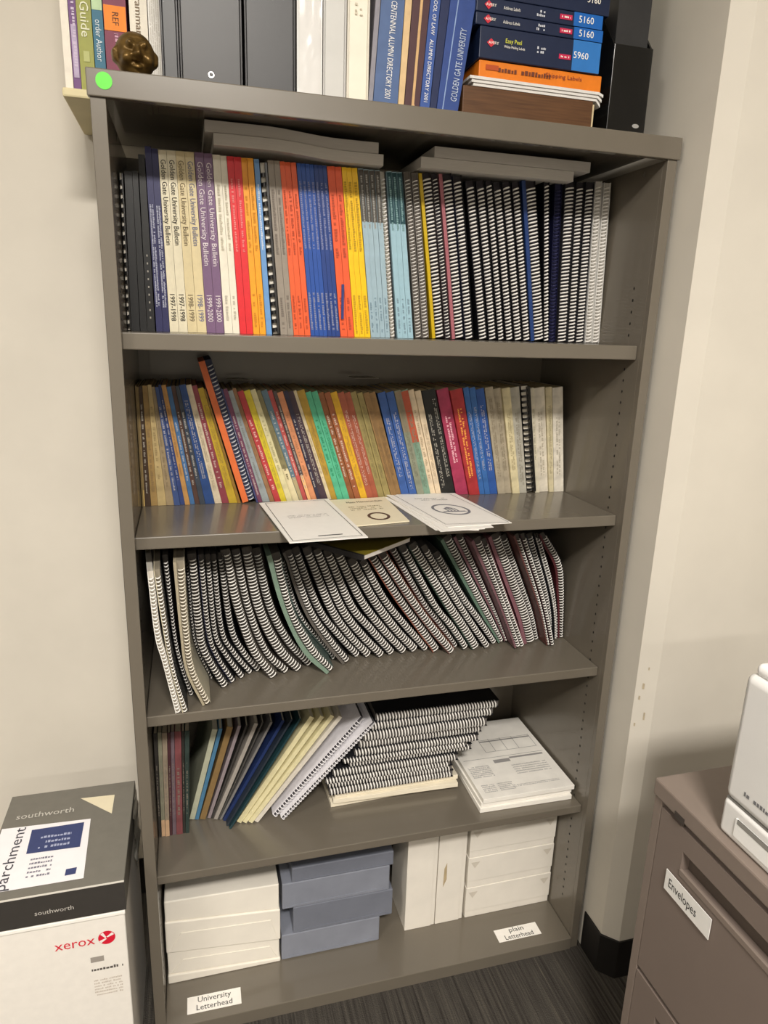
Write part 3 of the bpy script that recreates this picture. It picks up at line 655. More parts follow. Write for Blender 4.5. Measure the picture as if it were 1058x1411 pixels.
# ------------------------------------------------------------------ third shelf: slumped spiral notebooks
# spine traced foot to head in pixels, width px, left cover, right cover
K = '#232326'
G3 = 'spiral notebooks slumped on the third shelf'
R3 = [
 ('white', [(246,990),(228,915),(217,875),(207,790)], 9, '#e9e6df', '#dcd8d0', 4.5, 'white-covered spiral notebook flared out against the left side panel on third shelf'),
 ('ivory', [(256,986),(241,930),(231,875),(216,788)], 10, '#cfc6ac', '#3a3a3a', 2, 'ivory-edged spiral notebook beside the flared white one on third shelf'),
 ('dark', [(264,961),(250,923),(239,875),(227,768)], 8, K, K, 0, 'thin dark spiral notebook between the ivory and the cream ones on third shelf'),
 ('cream', [(286,974),(263,927),(255,872),(246,778)], 15, '#a79d86', '#cfc8b2', 0, 'spiral notebook with cream covers and a kicked-out corner on third shelf'),
 ('hid', [(292,938),(272,897),(264.5,860),(257.5,770)], 5, K, K, 0, 'narrow dark spiral notebook tucked behind the cream-covered one on third shelf'),
 ('blk', [(311,950),(283,903),(275,872),(264,768)], 13, K, K, 0, None), ('blk', [(321.6,943),(299,909),(287,872),(277,768)], 9, '#23264a', K, 0, 'spiral notebook with a dark navy cover among black ones on third shelf'),
 ('blk', [(334.5,937),(311,905),(296,872),(286,768)], 9, K, K, 0, None), ('blk', [(346,931),(322,903),(305,870),(294,768)], 9, K, K, 0, None), ('blk', [(357,927.6),(335,902),(318,866),(304,766)], 10, K, K, 0, None),
 ('brn', [(378,937),(350,900),(329,842),(310,763)], 14, '#433b34', '#6f675a', 0, None), ('brn', [(395.5,930),(366,902),(342,842),(325,763)], 12, '#433b34', '#433b34', 0, None), ('brn', [(413,927.6),(384,898),(357,842),(340,760)], 15, '#433b34', '#433b34', 0, None), ('brn', [(428,920),(400,892),(373,842),(353,761)], 13, '#433b34', '#433b34', 0, None),
 ('grn', [(457,930),(425,900),(397,842),(377,771)], 20, '#7fa489', '#5d7a72', 0, 'spiral notebook with a pale green front cover standing proud on third shelf'),
 ('gry', [(461,909),(440,885),(409,842),(388,768)], 8, '#5d7a72', '#55585a', 0, 'thin grey-green spiral notebook behind the pale green one on third shelf'),
 ('tau', [(478,917),(452,886),(424,842),(396,765)], 15, '#6b6259', K, 0, 'spiral notebook with a taupe front cover beside the grey-green one on third shelf'),
 ('blk2', [(494,907),(468,880),(439,842),(407,760)], 13, K, K, 0, None), ('blk2', [(509,908),(483,882),(456,842),(423,760)], 14, K, K, 0, None), ('blk2', [(527,908),(499,880),(471,842),(437,763)], 14, K, K, 0, None), ('blk2', [(541,904.5),(512,872),(484,838),(451,763)], 14, K, K, 0, None),
 ('blk2', [(558,902.6),(527,870),(497,830),(466,766)], 14, K, K, 0, None), ('blk2', [(573,900.7),(547,874),(514,829),(485,776)], 15, K, K, 0, None), ('blk2', [(588.5,899),(558,865),(530,830),(501,778)], 13, K, K, 0, None),
 ('org', [(602,900.7),(577,865),(548,825),(513,770)], 15, '#a04a30', K, 0, 'rust-covered spiral notebook between black and brown-red ones on third shelf'),
 ('orb', [(624.5,902.6),(596,870),(568,832),(526,766)], 15, '#7c4a40', '#b5532f', 0, 'brown-red spiral notebook with an orange back corner on third shelf'),
 ('orc', [(630,889),(607,862),(583,830),(541,758)], 13, '#6b3c36', K, 0, 'dark russet spiral notebook beside the one with an orange corner on third shelf'),
 ('dgr', [(642,898),(622,868),(598,838),(554,757)], 15, '#23302a', K, 0, 'spiral notebook with a black-green cover beside the russet one on third shelf'), ('dgr2', [(657,897),(639,868),(617,835),(569,755)], 15, '#2f4a3a', K, 0, 'spiral notebook with a dark green cover edge on third shelf'),
 ('blk3', [(673,895),(650,862),(628,828),(585,757)], 11, K, K, 0, None), ('blk3', [(683,889),(661,858),(638,826),(602,766)], 11, K, '#5d5f60', 0, None),
 ('grn2', [(693,882),(673,852),(654,818),(615,746)], 18, '#5f8a70', '#35463d', 0, 'spiral notebook with a sea green front cover showing at its head on third shelf'),
 ('pnk', [(701,885),(684,850),(666,812),(632,742)], 17, '#8c5460', '#4a3038', 0, None), ('pnk', [(712,897),(700,862),(683,812),(656,748)], 18, '#8c5460', '#4a3038', 0, None),
 ('pnkt', [(721,893),(710,862),(692,812),(668,746)], 8, '#4c3a40', '#b56a78', 0, 'thin spiral notebook with a pink back cover on third shelf'),
 ('ros', [(730.6,889),(722,852),(708,812),(682,741)], 19, '#9b5563', '#3b2a30', 0, 'spiral notebook with a rose front cover beside the thin pink one on third shelf'),
 ('mar', [(742.5,876),(735,848),(722,812),(695,741)], 14, '#3b2a30', K, 0, 'spiral notebook with dark plum covers beside the rose one on third shelf'),
 ('red', [(756,892),(747,846),(736,808),(713,740)], 12, '#7b3a34', K, 0, 'spiral notebook with a brick red front cover on third shelf'),
 ('blk4', [(762,891.7),(753,846),(743,808),(721,739)], 9, '#4a2328', K, 0, 'thin wine red spiral notebook beside the brick red one on third shelf'),
 ('nvy', [(768,880),(761,846),(753,808),(733,738)], 14, '#22273c', '#22273c', 0, 'spiral notebook with blue-black covers beside the wine red one on third shelf'),
 ('thin', [(774,882),(767,846),(760,808),(740,738)], 7, K, K, 0, 'very thin black spiral notebook beside the blue-black one on third shelf'),
 ('blk5', [(779,876),(773,844),(766,806),(747,738)], 9, K, K, 0, 'black spiral notebook leaning beside the bowed one on third shelf'),
 ('bow', [(787,858),(789,815),(785,776),(763,737)], 11, '#6a2028', K, 0, 'bowed dark red spiral notebook nearest the right side panel on third shelf'),
]
SHARED = {'blk': 'black-covered spiral notebook counted from the cream-covered one on third shelf', 'brn': 'brown-covered spiral notebook counted towards the pale green one on third shelf',
 'blk2': 'black-covered spiral notebook counted from the taupe one on third shelf', 'blk3': 'black-covered spiral notebook counted towards the sea green one on third shelf',
 'pnk': 'mauve pink spiral notebook counted from the sea green one on third shelf'}
SEEN = {}
ROW3 = []
for k, (kind, pth, wpx, lc, rc, yaw, lab) in enumerate(R3):
    p0 = on(pth[0][0], pth[0][1], 2, S3+.001); y0 = min(max(p0.y, .016), .155)
    zmax = S2-.013; P = [Vector((X(pth[0][0], y0, S3+.001), S3+.001))]
    for i, (px, py) in enumerate(pth[1:]):
        q = on(px, py, 1, y0); P.append(Vector((q.x, min(q.z, zmax-.002*(i % 2)))))
    mx = X(pth[1][0]+wpx, y0, P[1].y)-X(pth[1][0], y0, P[1].y); t = max(.0045, mx*abs((P[2]-P[1]).normalized().y)*.97)
    over = max(p.x for p in catmull(P, 24))+t/2+.003-(BW-T)
    if over > 0: P = [Vector((p.x-over, p.y)) for p in P]
    lift = abs((P[1]-P[0]).normalized().x)*t/2; P = [Vector((p.x, min(p.y+lift, zmax))) for p in P]
    ROW3.append((P, y0, t))
for k in range(len(ROW3)-1, 0, -1):   # keep each spine to the left of the next one
    q = catmull(ROW3[k][0], 40); P, y0, t = ROW3[k-1]; N_ = []
    for p in P:
        best = None
        for a_, b_ in zip(q, q[1:]):
            if min(a_.y, b_.y) <= p.y <= max(a_.y, b_.y) and b_.y != a_.y: best = a_.x+(b_.x-a_.x)*(p.y-a_.y)/(b_.y-a_.y)
        if best is None: best = q[0].x if p.y < q[0].y else q[-1].x
        N_.append(Vector((min(p.x, best-.0064), p.y)))
    ROW3[k-1] = (N_, y0, t)
def gaps(k, other, side):             # free distance from spine k to a neighbour's spine, along its height
    if not 0 <= other < len(ROW3): return lambda u: 1.0
    q = catmull(ROW3[other][0], 40); pts = catmull(ROW3[k][0], 20); out = []
    for i, p in enumerate(pts):
        tn = (pts[min(i+1, 19)]-pts[max(i-1, 0)]).normalized(); nn = Vector((tn.y, -tn.x)); best = 1.0
        for a_, b_ in zip(q, q[1:]):
            for c_ in (a_, (a_+b_)/2):
                r_ = c_-p
                if r_.length < abs(best) and r_.length < .08: best = r_.length*(1 if r_.dot(nn)*side > 0 else -1)
        out.append(best)
    return lambda u: out[min(19, int(u*19+.5))]
for k, (kind, pth, wpx, lc, rc, yaw, lab) in enumerate(R3):
    W3, y0, t = ROW3[k]; gl, gr_ = gaps(k, k-1, -1), gaps(k, k+1, 1); sh = lambda g, tk, to: max(.0010, min(tk/2, (g-.0012)*tk/(tk+to)*.97))
    tl_ = ROW3[k-1][2] if k else t; tr_ = ROW3[k+1][2] if k+1 < len(ROW3) else t
    wl = lambda u, g=gl, a_=t, b_=tl_: sh(g(u), a_, b_); wr = lambda u, g=gr_, a_=t, b_=tr_: sh(g(u), a_, b_)
    p0 = W3[0]; P = [(p.x-p0.x, p.y-p0.y) for p in W3]
    wide = kind in ('grn', 'grn2', 'pnk', 'ros', 'cream', 'tau', 'red', 'bow')
    if not lab:
        lab = f'{ORD[SEEN.get(kind, 0)]} {SHARED[kind]}'; SEEN[kind] = SEEN.get(kind, 0)+1
    notebook(lab, G3, (p0.x, y0+.006, p0.y), P, t, .205, lc if kind in ('white', 'cream', 'ivory') else mute(lc, .35, .9), rc if kind in ('white', 'cream', 'ivory') else mute(rc, .35, .9), '#cfc9be' if kind == 'white' else '#8a8272' if kind in ('cream', 'ivory') else '#4a4642', pitch=.0064, r=.0012, rot=(0, 0, math.radians(yaw)), ct=(.6 if kind == 'grn' else .68) if wide else .92, coff=(.2 if kind == 'grn' else .16) if wide else 0, bulge=(.36 if kind == 'grn' else .27) if wide else (.12 if lc not in (K, '#433b34') else 0), coil=WHITE_COIL if kind != 'cream' else M('#efe7d8', .4, 0), rise=.3, widths=(wl, wr))  # darkest page colour holds the cover edge and the shade behind the rings
# pad lying across the notebooks' heads, corner towards the room
p = on(499, 772, 1, .045); ob = thing('memo_pad', 'olive-covered pad lying across notebook heads with a corner pointing out', 'pad', (p.x, p.y, p.z), None, (0, 0, math.radians(38)))
obj('pages', MB().box(0, .15, 0, .15, 0, .008), M('#ded8d0', .8, .08, 40, .2, stretch=(1, 1, 40)), ob)
obj('cover', MB().box(-.001, .151, -.001, .151, .008, .0088), M('#7d6f22', .5, .08), ob)
obj('spine_tape', MB().box(-.0016, .004, -.0016, .151, -.0004, .0095), M('#2f2d2f', .5, .05), ob)

# ------------------------------------------------------------------ fourth shelf: booklets, leaning folders, stacked notebooks, forms
G4 = 'booklets and folders on the fourth shelf'
Y4 = .126
R4 = [  # desc, hex, bottom px pair, top px pair, foot y px
 ('black-brown', '#3a3733', 219, 222.5, 211, 216.5, 1150, 1011), ('khaki', '#8f8c74', 222.8, 228, 216.9, 222.5, 1153, 1010), ('peach-footed beige', '#a3917a', 228.2, 234, 222.8, 230, 1153, 1010), ('dark maroon', '#552c33', 234.2, 237.6, 230.4, 234.8, 1152, 1010),
 ('grey purple', '#7a6470', 237.8, 243, 235, 240, 1152, 1009), ('brick pink', '#8f4a4e', 243.2, 252, 240.2, 249.5, 1152, 1008), ('black', '#33302c', 252.2, 255.6, 250, 254, 1150, 1008), ('dark green', '#33453f', 255.8, 260.8, 254.3, 261, 1149, 1007),
]
L4 = [  # leaning: desc, hex, foot px (x,y), head px (x,y), width px
 ('celadon', '#b9bba4', (264.5,1130), (296,1006), 8), ('steel blue', '#4d7da0', (271,1130), (304,1005), 6), ('gold-brown', '#8a7048', (279,1130), (317,1003), 9), ('mauve grey', '#94888c', (288,1128), (330,1001), 5),
 ('dim grey', '#3b3836', (292,1128), (340,1000), 5), ('light grey', '#a39c94', (297,1130), (353,998), 6), ('dark grey', '#4a4845', (301,1130), (362,996), 4), ('pewter', '#7d7a78', (304,1130), (374,996), 4), ('navy', '#22325f', (308.5,1132), (390,994), 9), ('blue-black', '#2a323c', (313,1139), (402,992), 6), ('dark teal', '#1d3a40', (317,1143), (414,991), 6),
 ('yellowed', '#e0d7ac', (329,1135), (430,990), 9), ('yellowed', '#e0d7ac', (337,1135), (444,989), 8), ('yellowed', '#e0d7ac', (345,1135), (458,988), 8), ('white-edged', '#d8d1c4', (353,1134), (471,987), 8),
]
flat = [dict(desc=r[0]) for r in R4]+[dict(desc=r[0]) for r in L4]
labs, grps = run_labels(flat, 'desc', 'booklet', 'booklets', 'on fourth shelf')
for i, (desc, hx, b0, b1, t0, t1, by, ty) in enumerate(R4):
    f = dict(b0=b0, b1=b1, t0=t0, t1=t1); xb, tilt, t, h, z = place(f, Y4, S4, [(0, ty)], .2)
    sp_ = [(0, .16, '#c9a684')] if desc in ('khaki', 'peach-footed beige') else None
    h = min(h, S3-.014-S4)
    ob = paperback('booklet', labs[i], 'booklet', G4, (xb, Y4+random.uniform(-.001, .001), z), t, h, .2, tilt, worn(hx), '#b9ad96', sp_, corners=[(x_, min(z_, h)) for x_, z_ in f['cs']])
    obj('spine_lettering', dashes(h*.5, t*.4, (0, -.001, h*.45), *DOWN, 1, i+50, cover=.6), M('#857c70', .6, 0), ob)
PREV4 = None
for i, (desc, hx, pb, pt, wpx) in enumerate(L4):
    p0 = on(pb[0], pb[1], 2, S4); y0 = p0.y; q = on(pt[0], pt[1], 1, y0); v = Vector((q.x-p0.x, q.z-S4)); tilt = math.atan2(v.x, v.y)
    t = (X(pb[0]+wpx, y0, S4)-X(pb[0], y0, S4))*math.cos(tilt)*.93; h = min(v.length, .279)
    h = min(h, (S3-.013-S4-math.sin(tilt)*t)/math.cos(tilt)); up_ = Vector((math.sin(tilt), math.cos(tilt)))
    WP_ = [Vector((p0.x, S4+math.sin(tilt)*t/2)), Vector((p0.x, S4+math.sin(tilt)*t/2))+up_*h]
    if PREV4: WP_, t = clear_right(PREV4[0], PREV4[1], WP_, t, .55, .0003)
    PREV4 = (WP_, t); p0.x = WP_[0].x
    paperback('booklet', labs[len(R4)+i], 'booklet', G4, (p0.x, y0, S4+math.sin(tilt)*t/2+.0005), t, h, .205, tilt, M(hx, .45, .1), '#cfc8b4')
for i, (pb, pt, wpx, lc, lab) in enumerate((((378,1127),(499,991),9,'#eceaf0','white spiral notebook leaning on the cream booklets with its cover showing'), ((387,1131),(513,998),9,'#f0eef2','white spiral notebook leaning nearest the flat pile of notebooks'))):
    p0 = on(pb[0], pb[1], 2, S4); y0 = p0.y+.002; q = on(pt[0], pt[1], 1, y0); v = Vector((q.x-p0.x, q.z-S4))
    t = .0095; tl = math.atan2(v.x, v.y)
    WP_, t = clear_right(PREV4[0], PREV4[1], [Vector((p0.x, S4+math.sin(tl)*t/2)), Vector((p0.x, S4+math.sin(tl)*t/2))+v], t, .8, .0012); PREV4 = (WP_, t*1.25); p0.x = WP_[0].x
    notebook(lab, G4, (p0.x, y0, S4+math.sin(tl)*t/2+.0008), [(0, 0), tuple(v)], t, .2, lc, '#d8d6d8', '#4a484c', r=.0011, pitch=.0072, ct=1.25, coff=.0, prot=.008, coil=M('#f1eff2', .35, 0))  # page colour darkened to carry the black shade inside the coil
# flat pile: (left px, left y, right px, right y, thickness)
FL = [(454.6,1091,624,1068,.0135), (452,1081,617,1057,.0115), (449,1073,617,1049,.0105), (459,1062,653,1037,.0125), (481,1054,640,1029,.011), (473,1048,645,1023,.009), (489,1041,651,1015,.012), (495,1030,657,1007,.0155), (501,1016,667,993,.0165), (511,1002,665,982,.014), (518,990,678,968,.0135)]
zc = S4+.0335
ylab = ['resting on the cream papers', 'second from the pile foot', 'third from the pile foot', 'fourth from the pile foot, jutting right', 'fifth from the pile foot', 'sixth from the pile foot', 'fifth from the pile top', 'fourth from the pile top', 'third from the pile top', 'second from the pile top', 'topmost of the flat pile']
for i, (x0, y_0, x1, y_1, th) in enumerate(FL):
    th *= 1.26
    yy = .130+.004*math.sin(i*2.1)
    zc += th/2
    xl = X(x0, yy, zc)
    ob = notebook(f'black-covered spiral notebook lying flat on fourth shelf, {ylab[i]}', 'flat pile of spiral notebooks on the fourth shelf', (xl, yy, zc), [(0, 0), (0, .277)], th*.96, .208, K, K, '#6b6764', r=.0015, pitch=.0066, ct=1.12, prot=.0075, rot=(0, math.pi/2, math.radians((0.6, -.5, .3, -.8, .5, .2, -.6, .4, -.2, .3, -.4)[i])))
    zc += th/2+.0002
# cream papers under the pile
for i in range(3):
    zz = S4+.0006+i*.0108; ob = thing('paper_stack', ('cream paper stack on fourth shelf under the flat notebooks, lowest of three', 'cream paper stack on fourth shelf under the flat notebooks, middle of three', 'cream paper stack on fourth shelf touching the flat notebooks, top of three')[i], 'paper stack', (.366+.004*i, .135-.004*(i % 2), zz), 'cream paper stacks on the fourth shelf', (0, 0, math.radians((2.0, -1.2, .6)[i])))
    obj('sheets', MB().box(0, .279, 0, .205, 0, .0102), M('#e8dfca', .8, .1, 25, .2, stretch=(1, 1, 60)), ob, .0006)
# printed forms at the right
for i in range(3):
    zz = S4+.0006+i*.0108; ob = thing('form_stack', ('stack of printed white forms on fourth shelf, bottom layer', 'stack of printed white forms on fourth shelf, middle layer', 'stack of printed white forms on fourth shelf, top layer showing a table')[i], 'paper stack', (.669+.003*i, .046+.003*(i % 2), zz), 'stacks of forms on the fourth shelf', (0, 0, math.radians((-.8, .5, 0)[i])))
    obj('sheets', MB().box(0, .215, 0, .279, 0, .0104), M('#f0ece4', .8, .08, 25, .2, stretch=(1, 1, 60)), ob, .0006)
    if i == 2:
        org = Vector((.1075, .1395, .0109)); tx, ty = (1, 0, 0), (0, 1, 0); b = MB()
        for (cx_, cz_, a, c) in ((.03, .062, .13, .0012), (.03, .015, .13, .0012), (.03, .056, .13, .004), (-.035, .04, .001, .05), (-.01, .04, .001, .05), (.02, .04, .001, .05), (.05, .04, .001, .05), (.095, .04, .001, .05), (0, -.006, .2, .0012)):
            q = rectp(cx_, cz_, a, c, org, tx, ty); b.add(q.v, q.f)
        obj('table_lines', b, M('#8d8a88', .7, 0), ob)
        for (ln, ht, cx_, cz_, rows, gp) in ((.085, .034, .045, -.058, 5, .9), (.05, .04, -.075, -.05, 7, .5), (.03, .026, -.08, -.108, 5, .6), (.036, .026, -.04, -.108, 5, .6), (.11, .007, .03, -.112, 2, .7)):
            obj('print', dashes(ln, ht, org+Vector((cx_, cz_, 0)), tx, ty, rows, int(1000*ln+rows), gp, .95), M('#b3b0ae', .7, 0), ob)
        b = rectp(-.012, -.022, .04, .012, org, tx, ty); q = rectp(.052, -.015, .085, .006, org, tx, ty); b.add(q.v, q.f); obj('header_bars', b, M('#9b9896', .7, 0), ob)

# ------------------------------------------------------------------ bottom shelf: wrapped paper
G5 = 'white paper packs on the bottom shelf'
def pack(label, group, x0, x1, y0, d, zl0, zl1, zr0, zr1, mat, cat='paper pack', name='paper_pack', flap=None):
    ob = thing(name, label, cat, ((x0+x1)/2, y0, min(zl0, zr0)), group); xm = (x0+x1)/2; zm = min(zl0, zr0)
    b = MB(); n = 10
    for i in range(n+1):
        u = i/n; xx = x0+(x1-x0)*u-xm; a = zl0+(zr0-zl0)*u-zm; c = zl1+(zr1-zl1)*u-zm
        b.v += [(xx, 0, a), (xx, d, a), (xx, d, c), (xx, 0, c)]
    for i in range(n):
        for k in range(4):
            j = (k+1) % 4; b.f.append((i*4+k, (i+1)*4+k, (i+1)*4+j, i*4+j))
    b.f.append((0, 1, 2, 3)); b.f.append(tuple(n*4+k for k in (3, 2, 1, 0)))
    obj('wrapper', b, mat, ob, .002)
    if flap:
        obj('folded_flap', MB().hexa([(x0-xm+.006, -.0014, zl0-zm+.003), (x1-xm-.006, -.0014, zr0-zm+.003), (x1-xm-.006, -.0002, zr0-zm+.003), (x0-xm+.006, -.0002, zl0-zm+.003)], [(x0-xm+.03, -.0014, zl0-zm+flap*(zl1-zl0)), (x1-xm-.02, -.0014, zr0-zm+flap*(zr1-zr0)*1.2), (x1-xm-.02, -.0002, zr0-zm+flap*(zr1-zr0)*1.2), (x0-xm+.03, -.0002, zl0-zm+flap*(zl1-zl0))]), mat, ob)
    return ob
WP = M('#eee8dc', .5, .05, 14, .4, bump=.12)
yf = .092
def zpx(px, py): return on(px, py, 1, yf).z
xa, xb_ = X(223, yf, .2), X(386, yf, .15)
lev = [((228, 1357.5), (386, 1325.5)), ((228, 1346), (386, 1320)), ((226, 1314), (387, 1293)), ((222, 1272.5), (384, 1253)), ((221, 1245), (384, 1219))]
nm5 = ['thin white paper pack lying on the bottom shelf under a tilted pack', 'white wrapped paper pack on bottom shelf, second from its foot', 'white wrapped paper pack on bottom shelf with a broad crease, second from its top', 'white wrapped paper pack on bottom shelf, topmost of its pile']
for i in range(4):
    (l0, r0), (l1, r1) = lev[i], lev[i+1]
    za, zb_, zc_, zd = zpx(*l0), zpx(*l1), zpx(*r0), zpx(*r1)
    if i == 0: za = zc_ = S5+.0004
    pack(nm5[i], G5, max(xa, T+.004)+.001*(i % 2), xb_-.002*(i % 2), yf+(0, .003, -.002, .001)[i], .26, za+.0004, zb_, zc_+.0004, zd, WP, flap=(None, .55, .6, None)[i])
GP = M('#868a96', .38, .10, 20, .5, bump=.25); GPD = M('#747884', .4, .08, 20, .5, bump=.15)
G6 = 'grey-blue wrapped paper packs on the bottom shelf'
yf = .094
g = [((388, 1318), (522, 1298), (388, 1287), (521, 1266), GP, 'grey-blue wrapped paper pack lying on bottom shelf, crinkled, lowest of four'),
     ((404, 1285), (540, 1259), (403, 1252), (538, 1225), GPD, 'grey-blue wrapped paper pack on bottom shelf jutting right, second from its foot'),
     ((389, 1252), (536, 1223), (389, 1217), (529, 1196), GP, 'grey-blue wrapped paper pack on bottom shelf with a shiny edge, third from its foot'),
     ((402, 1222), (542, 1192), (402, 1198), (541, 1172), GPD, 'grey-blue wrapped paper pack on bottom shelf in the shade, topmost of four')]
zprev = S5
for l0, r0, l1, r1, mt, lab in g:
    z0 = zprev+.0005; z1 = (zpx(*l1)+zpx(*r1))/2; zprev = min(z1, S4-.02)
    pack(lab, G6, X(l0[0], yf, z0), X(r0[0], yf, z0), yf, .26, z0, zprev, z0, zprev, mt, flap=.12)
# white envelope boxes: two on end, three lying
G7 = 'white envelope boxes on the bottom shelf'
EB = M('#ebe5da', .6, .04, 20, .3); yf = .104
def ebox(label, x0, x1, y0, d, z0, z1, vert):
    ob = thing('envelope_box', label, 'box', ((x0+x1)/2, y0, z0), G7); hw = (x1-x0)/2; hh = z1-z0
    obj('tray', MB().box(-hw+.001, hw-.001, .001, d, 0, hh), EB, ob, .0008)
    if vert: obj('lid', MB().box(-hw, hw-.010, -.0006, d+.0006, -.0001, hh+.0004), EB, ob, .0008)
    else: obj('lid', MB().box(-hw, hw, -.0006, d+.0006, hh*.22, hh), EB, ob, .0008)
    for s_ in (-1, 1):
        if not vert: obj('tape_corner', MB().add([(s_*(hw-.006), -.0012, hh*.86), (s_*(hw-.028), -.0012, hh*.86), (s_*(hw-.016), -.0012, hh*.66)], [(0,1,2)]), M('#d5cdbf', .5, .05), ob)
    return ob
ebox('white envelope box standing on end beside the grey-blue packs on bottom shelf', X(557, yf, S5), X(598.5, yf, S5), yf, .11, S5+.0004, S4-.022, True)
eb = ebox('white envelope box standing on end with a tan scuff on bottom shelf', X(599, yf, S5), X(637, yf, S5), yf+.001, .11, S5+.0004, S4-.020, True)
obj('scuff', MB().add([(-.020, -.0012, .10), (-.012, -.0012, .12), (-.013, -.0012, .165), (-.019, -.0012, .15)], [(0,1,2,3)]), M('#b9a684', .8, .1), eb)
zs_ = [S5, zpx(640, 1218)*0+S5+.083, S5+.083+.082, S5+.083*2+.0805]
for i in range(3):
    ebox(('white envelope box lying on bottom shelf, lowest of three', 'white envelope box lying on bottom shelf, middle of three', 'white envelope box lying on bottom shelf, topmost of three')[i], X(639.5, yf, S5)+.0005*i, .893, yf, .24, zs_[i]+.0004, zs_[i+1], False)

# ------------------------------------------------------------------ on top of the bookcase
GT = 'books and binders on top of the bookcase'
# cream board overhanging the left edge, with books on it
yb = .15
o = obj('board', MB().box(X(86, yb, H), .085, yb, yb+.235, H+.0004, H+.0135), M('#d9cda4', .6, .06, 20), None, .003)
tag(o, 'cream board on bookcase top overhanging its left edge under a row of books', 'board')
def stand(label, px0, px1, py, y0, zb, h, d, hexc, name='book', cat='book', lean=(0, 0), spine=None, pages='#e6dfcf', rough=.5):
    """px columns are read at height py"""
    q0, q1 = on(px0, py, 1, y0), on(px1, py, 1, y0); tl = math.atan2(lean[0], lean[1]) if lean[1] else 0
    xm = (q0.x+q1.x)/2-math.tan(tl)*((q0.z+q1.z)/2-zb); t = (q1.x-q0.x)*math.cos(tl)
    ob = paperback(name, label, cat, GT, (xm, y0, zb+abs(math.sin(tl))*t/2+.0004), t*.97, h, d, tl, M(hexc, rough, .08), pages, spine)
    ob['t'] = t; return ob, t*.97
zb = H+.0139; yl = .158
ob, t = stand('white book with cream page edges at the overhanging end of the board', 86, 97, 60, yl, zb, .27, .2, '#e7dfd0')
ob, t = stand('narrow purple book beside the green guide on the board', 97.5, 108, 60, yl, zb, .26, .2, '#6a3f78')
obj('spine_lettering', dashes(.14, t*.5, (0, -.001, .10), *UPW, 1, 61), M('#c9b9cf', .6, 0), ob); obj('title_block', rectp(0, .05, t*.7, .07, (0, -.0009, 0), *FRONT), M('#b8a8c4', .6, .2, 90), ob)
ob, t = stand('olive green guide book with white title on the board', 108, 128.5, 60, yl, zb, .28, .2, '#94963f')
obj('spine_lettering', text('Writer\'s Guide', t*.85, (0, -.001, .13), *DOWN, .12), M('#e4e4c8', .6, 0), ob); obj('stamp', rectp(0, .045, t*.4, .014, (0, -.0009, 0), *FRONT), M('#b5b878', .6, 0), ob)
ob, t = stand('teal book with a pale green head band on the board', 129, 144, 60, yl, zb, .27, .2, '#20657f', spine=[(.40, .98, '#b6d0a2')])
obj('spine_lettering', text('order Author', t*.8, (0, -.001, .068), *DOWN, .055), M('#dce6ea', .6, 0), ob); obj('foot_label', rectp(0, .012, t*.85, .014, (0, -.0009, 0), *FRONT), M('#a9bcc8', .6, 0), ob)
ob, t = stand('maroon book with an orange hand-lettered sticker on the board', 144.5, 176.5, 60, yl, zb, .28, .2, '#762040')
zk = on(162, 27, 1, yl).z-zb
st_ = obj('sticker', MB().box(-t/2+.0005, t/2-.0005, -.0009, 0, zk-.016, zk+.017), M('#f08a28', .6, .05), ob, label='orange spine sticker')
obj('lettering', text('REF', .013, (0, -.0014, zk), *DOWN, .017), M('#5b3416', .6, 0), st_); obj('spine_lettering', dashes(.03, t*.2, (0, -.001, .065), *UPW, 1, 66), M('#c99aae', .6, 0), ob)
ob, t = stand('thick white paperback with brown title behind the bronze head', 180, 205, 60, yl-.01, H+.0005+.0134, .28, .2, '#e7dfce')
obj('spine_lettering', text('Library Grammar', t*.55, (0, -.001, .135), *DOWN, .11), M('#84705a', .6, 0), ob)
ob, t = stand('stack of white pages on edge between white paperback and black binders', 205.5, 222, 60, .15, zb, .27, .2, '#e9e6df', 'bound_pages', 'book')
obj('page_lines', dashes(.24, t*.8, (0, -.001, .13), (0, 0, 1), (-1, 0, 0), 5, 71, .8, .9), M('#cfcac0', .7, 0), ob)
# binders
def binder(label, px0, px1, py, y0, hexc, edge, h=.29, d=.27, ring=False, body='#e8e4da'):
    q0, q1 = on(px0, py, 1, y0), on(px1, py, 1, y0); w2 = (q1.x-q0.x)/2
    ob = thing('ring_binder', label, 'binder', ((q0.x+q1.x)/2, y0, H+.0006), GT)
    obj('spine', MB().box(-w2+.003, w2-.003, 0, .004, 0, h), M(hexc, .4, .06, 20), ob, .001)
    for s_ in (-1, 1): obj('cover', MB().box(s_*(w2-.0015)-.0015, s_*(w2-.0015)+.0015, -.001, d, 0, h), M(edge, .4, .04), ob, .0008)
    obj('pages', MB().box(-w2+.005, w2-.005, .012, d-.01, .004, h-.012), M(body, .8, .05), ob)
    if ring:
        c = on(ring[0], ring[1], 1, y0); b = MB(); n = 16
        for k in range(n):
            a = 2*math.pi*k/n
            for r in (.0026, .0042): b.v.append((c.x-(q0.x+q1.x)/2+r*math.cos(a), -.0012, c.z-H+r*math.sin(a)))
        for k in range(n): b.f.append((2*k, 2*k+1, (2*k+3) % (2*n), (2*k+2) % (2*n)))
        obj('finger_ring', b, M('#b5b5b5', .25, 0, metal=.9), ob)
    return ob
binder('slim charcoal ring binder between the white pages and wide black binders', 222.5, 247, 70, .034, '#37383a', '#1d1d1f')
binder('wide black ring binder with a metal finger ring on its spine', 247.5, 334, 70, .032, '#3c3b3c', '#141415', ring=(291, 104))
binder('black ring binder without finger ring beside the white ones', 337, 407, 70, .032, '#39393b', '#141415')
binder('white ring binder in crinkled clear plastic beside the black binders', 409, 444, 70, .032, '#dedbd6', '#e9e7e4')
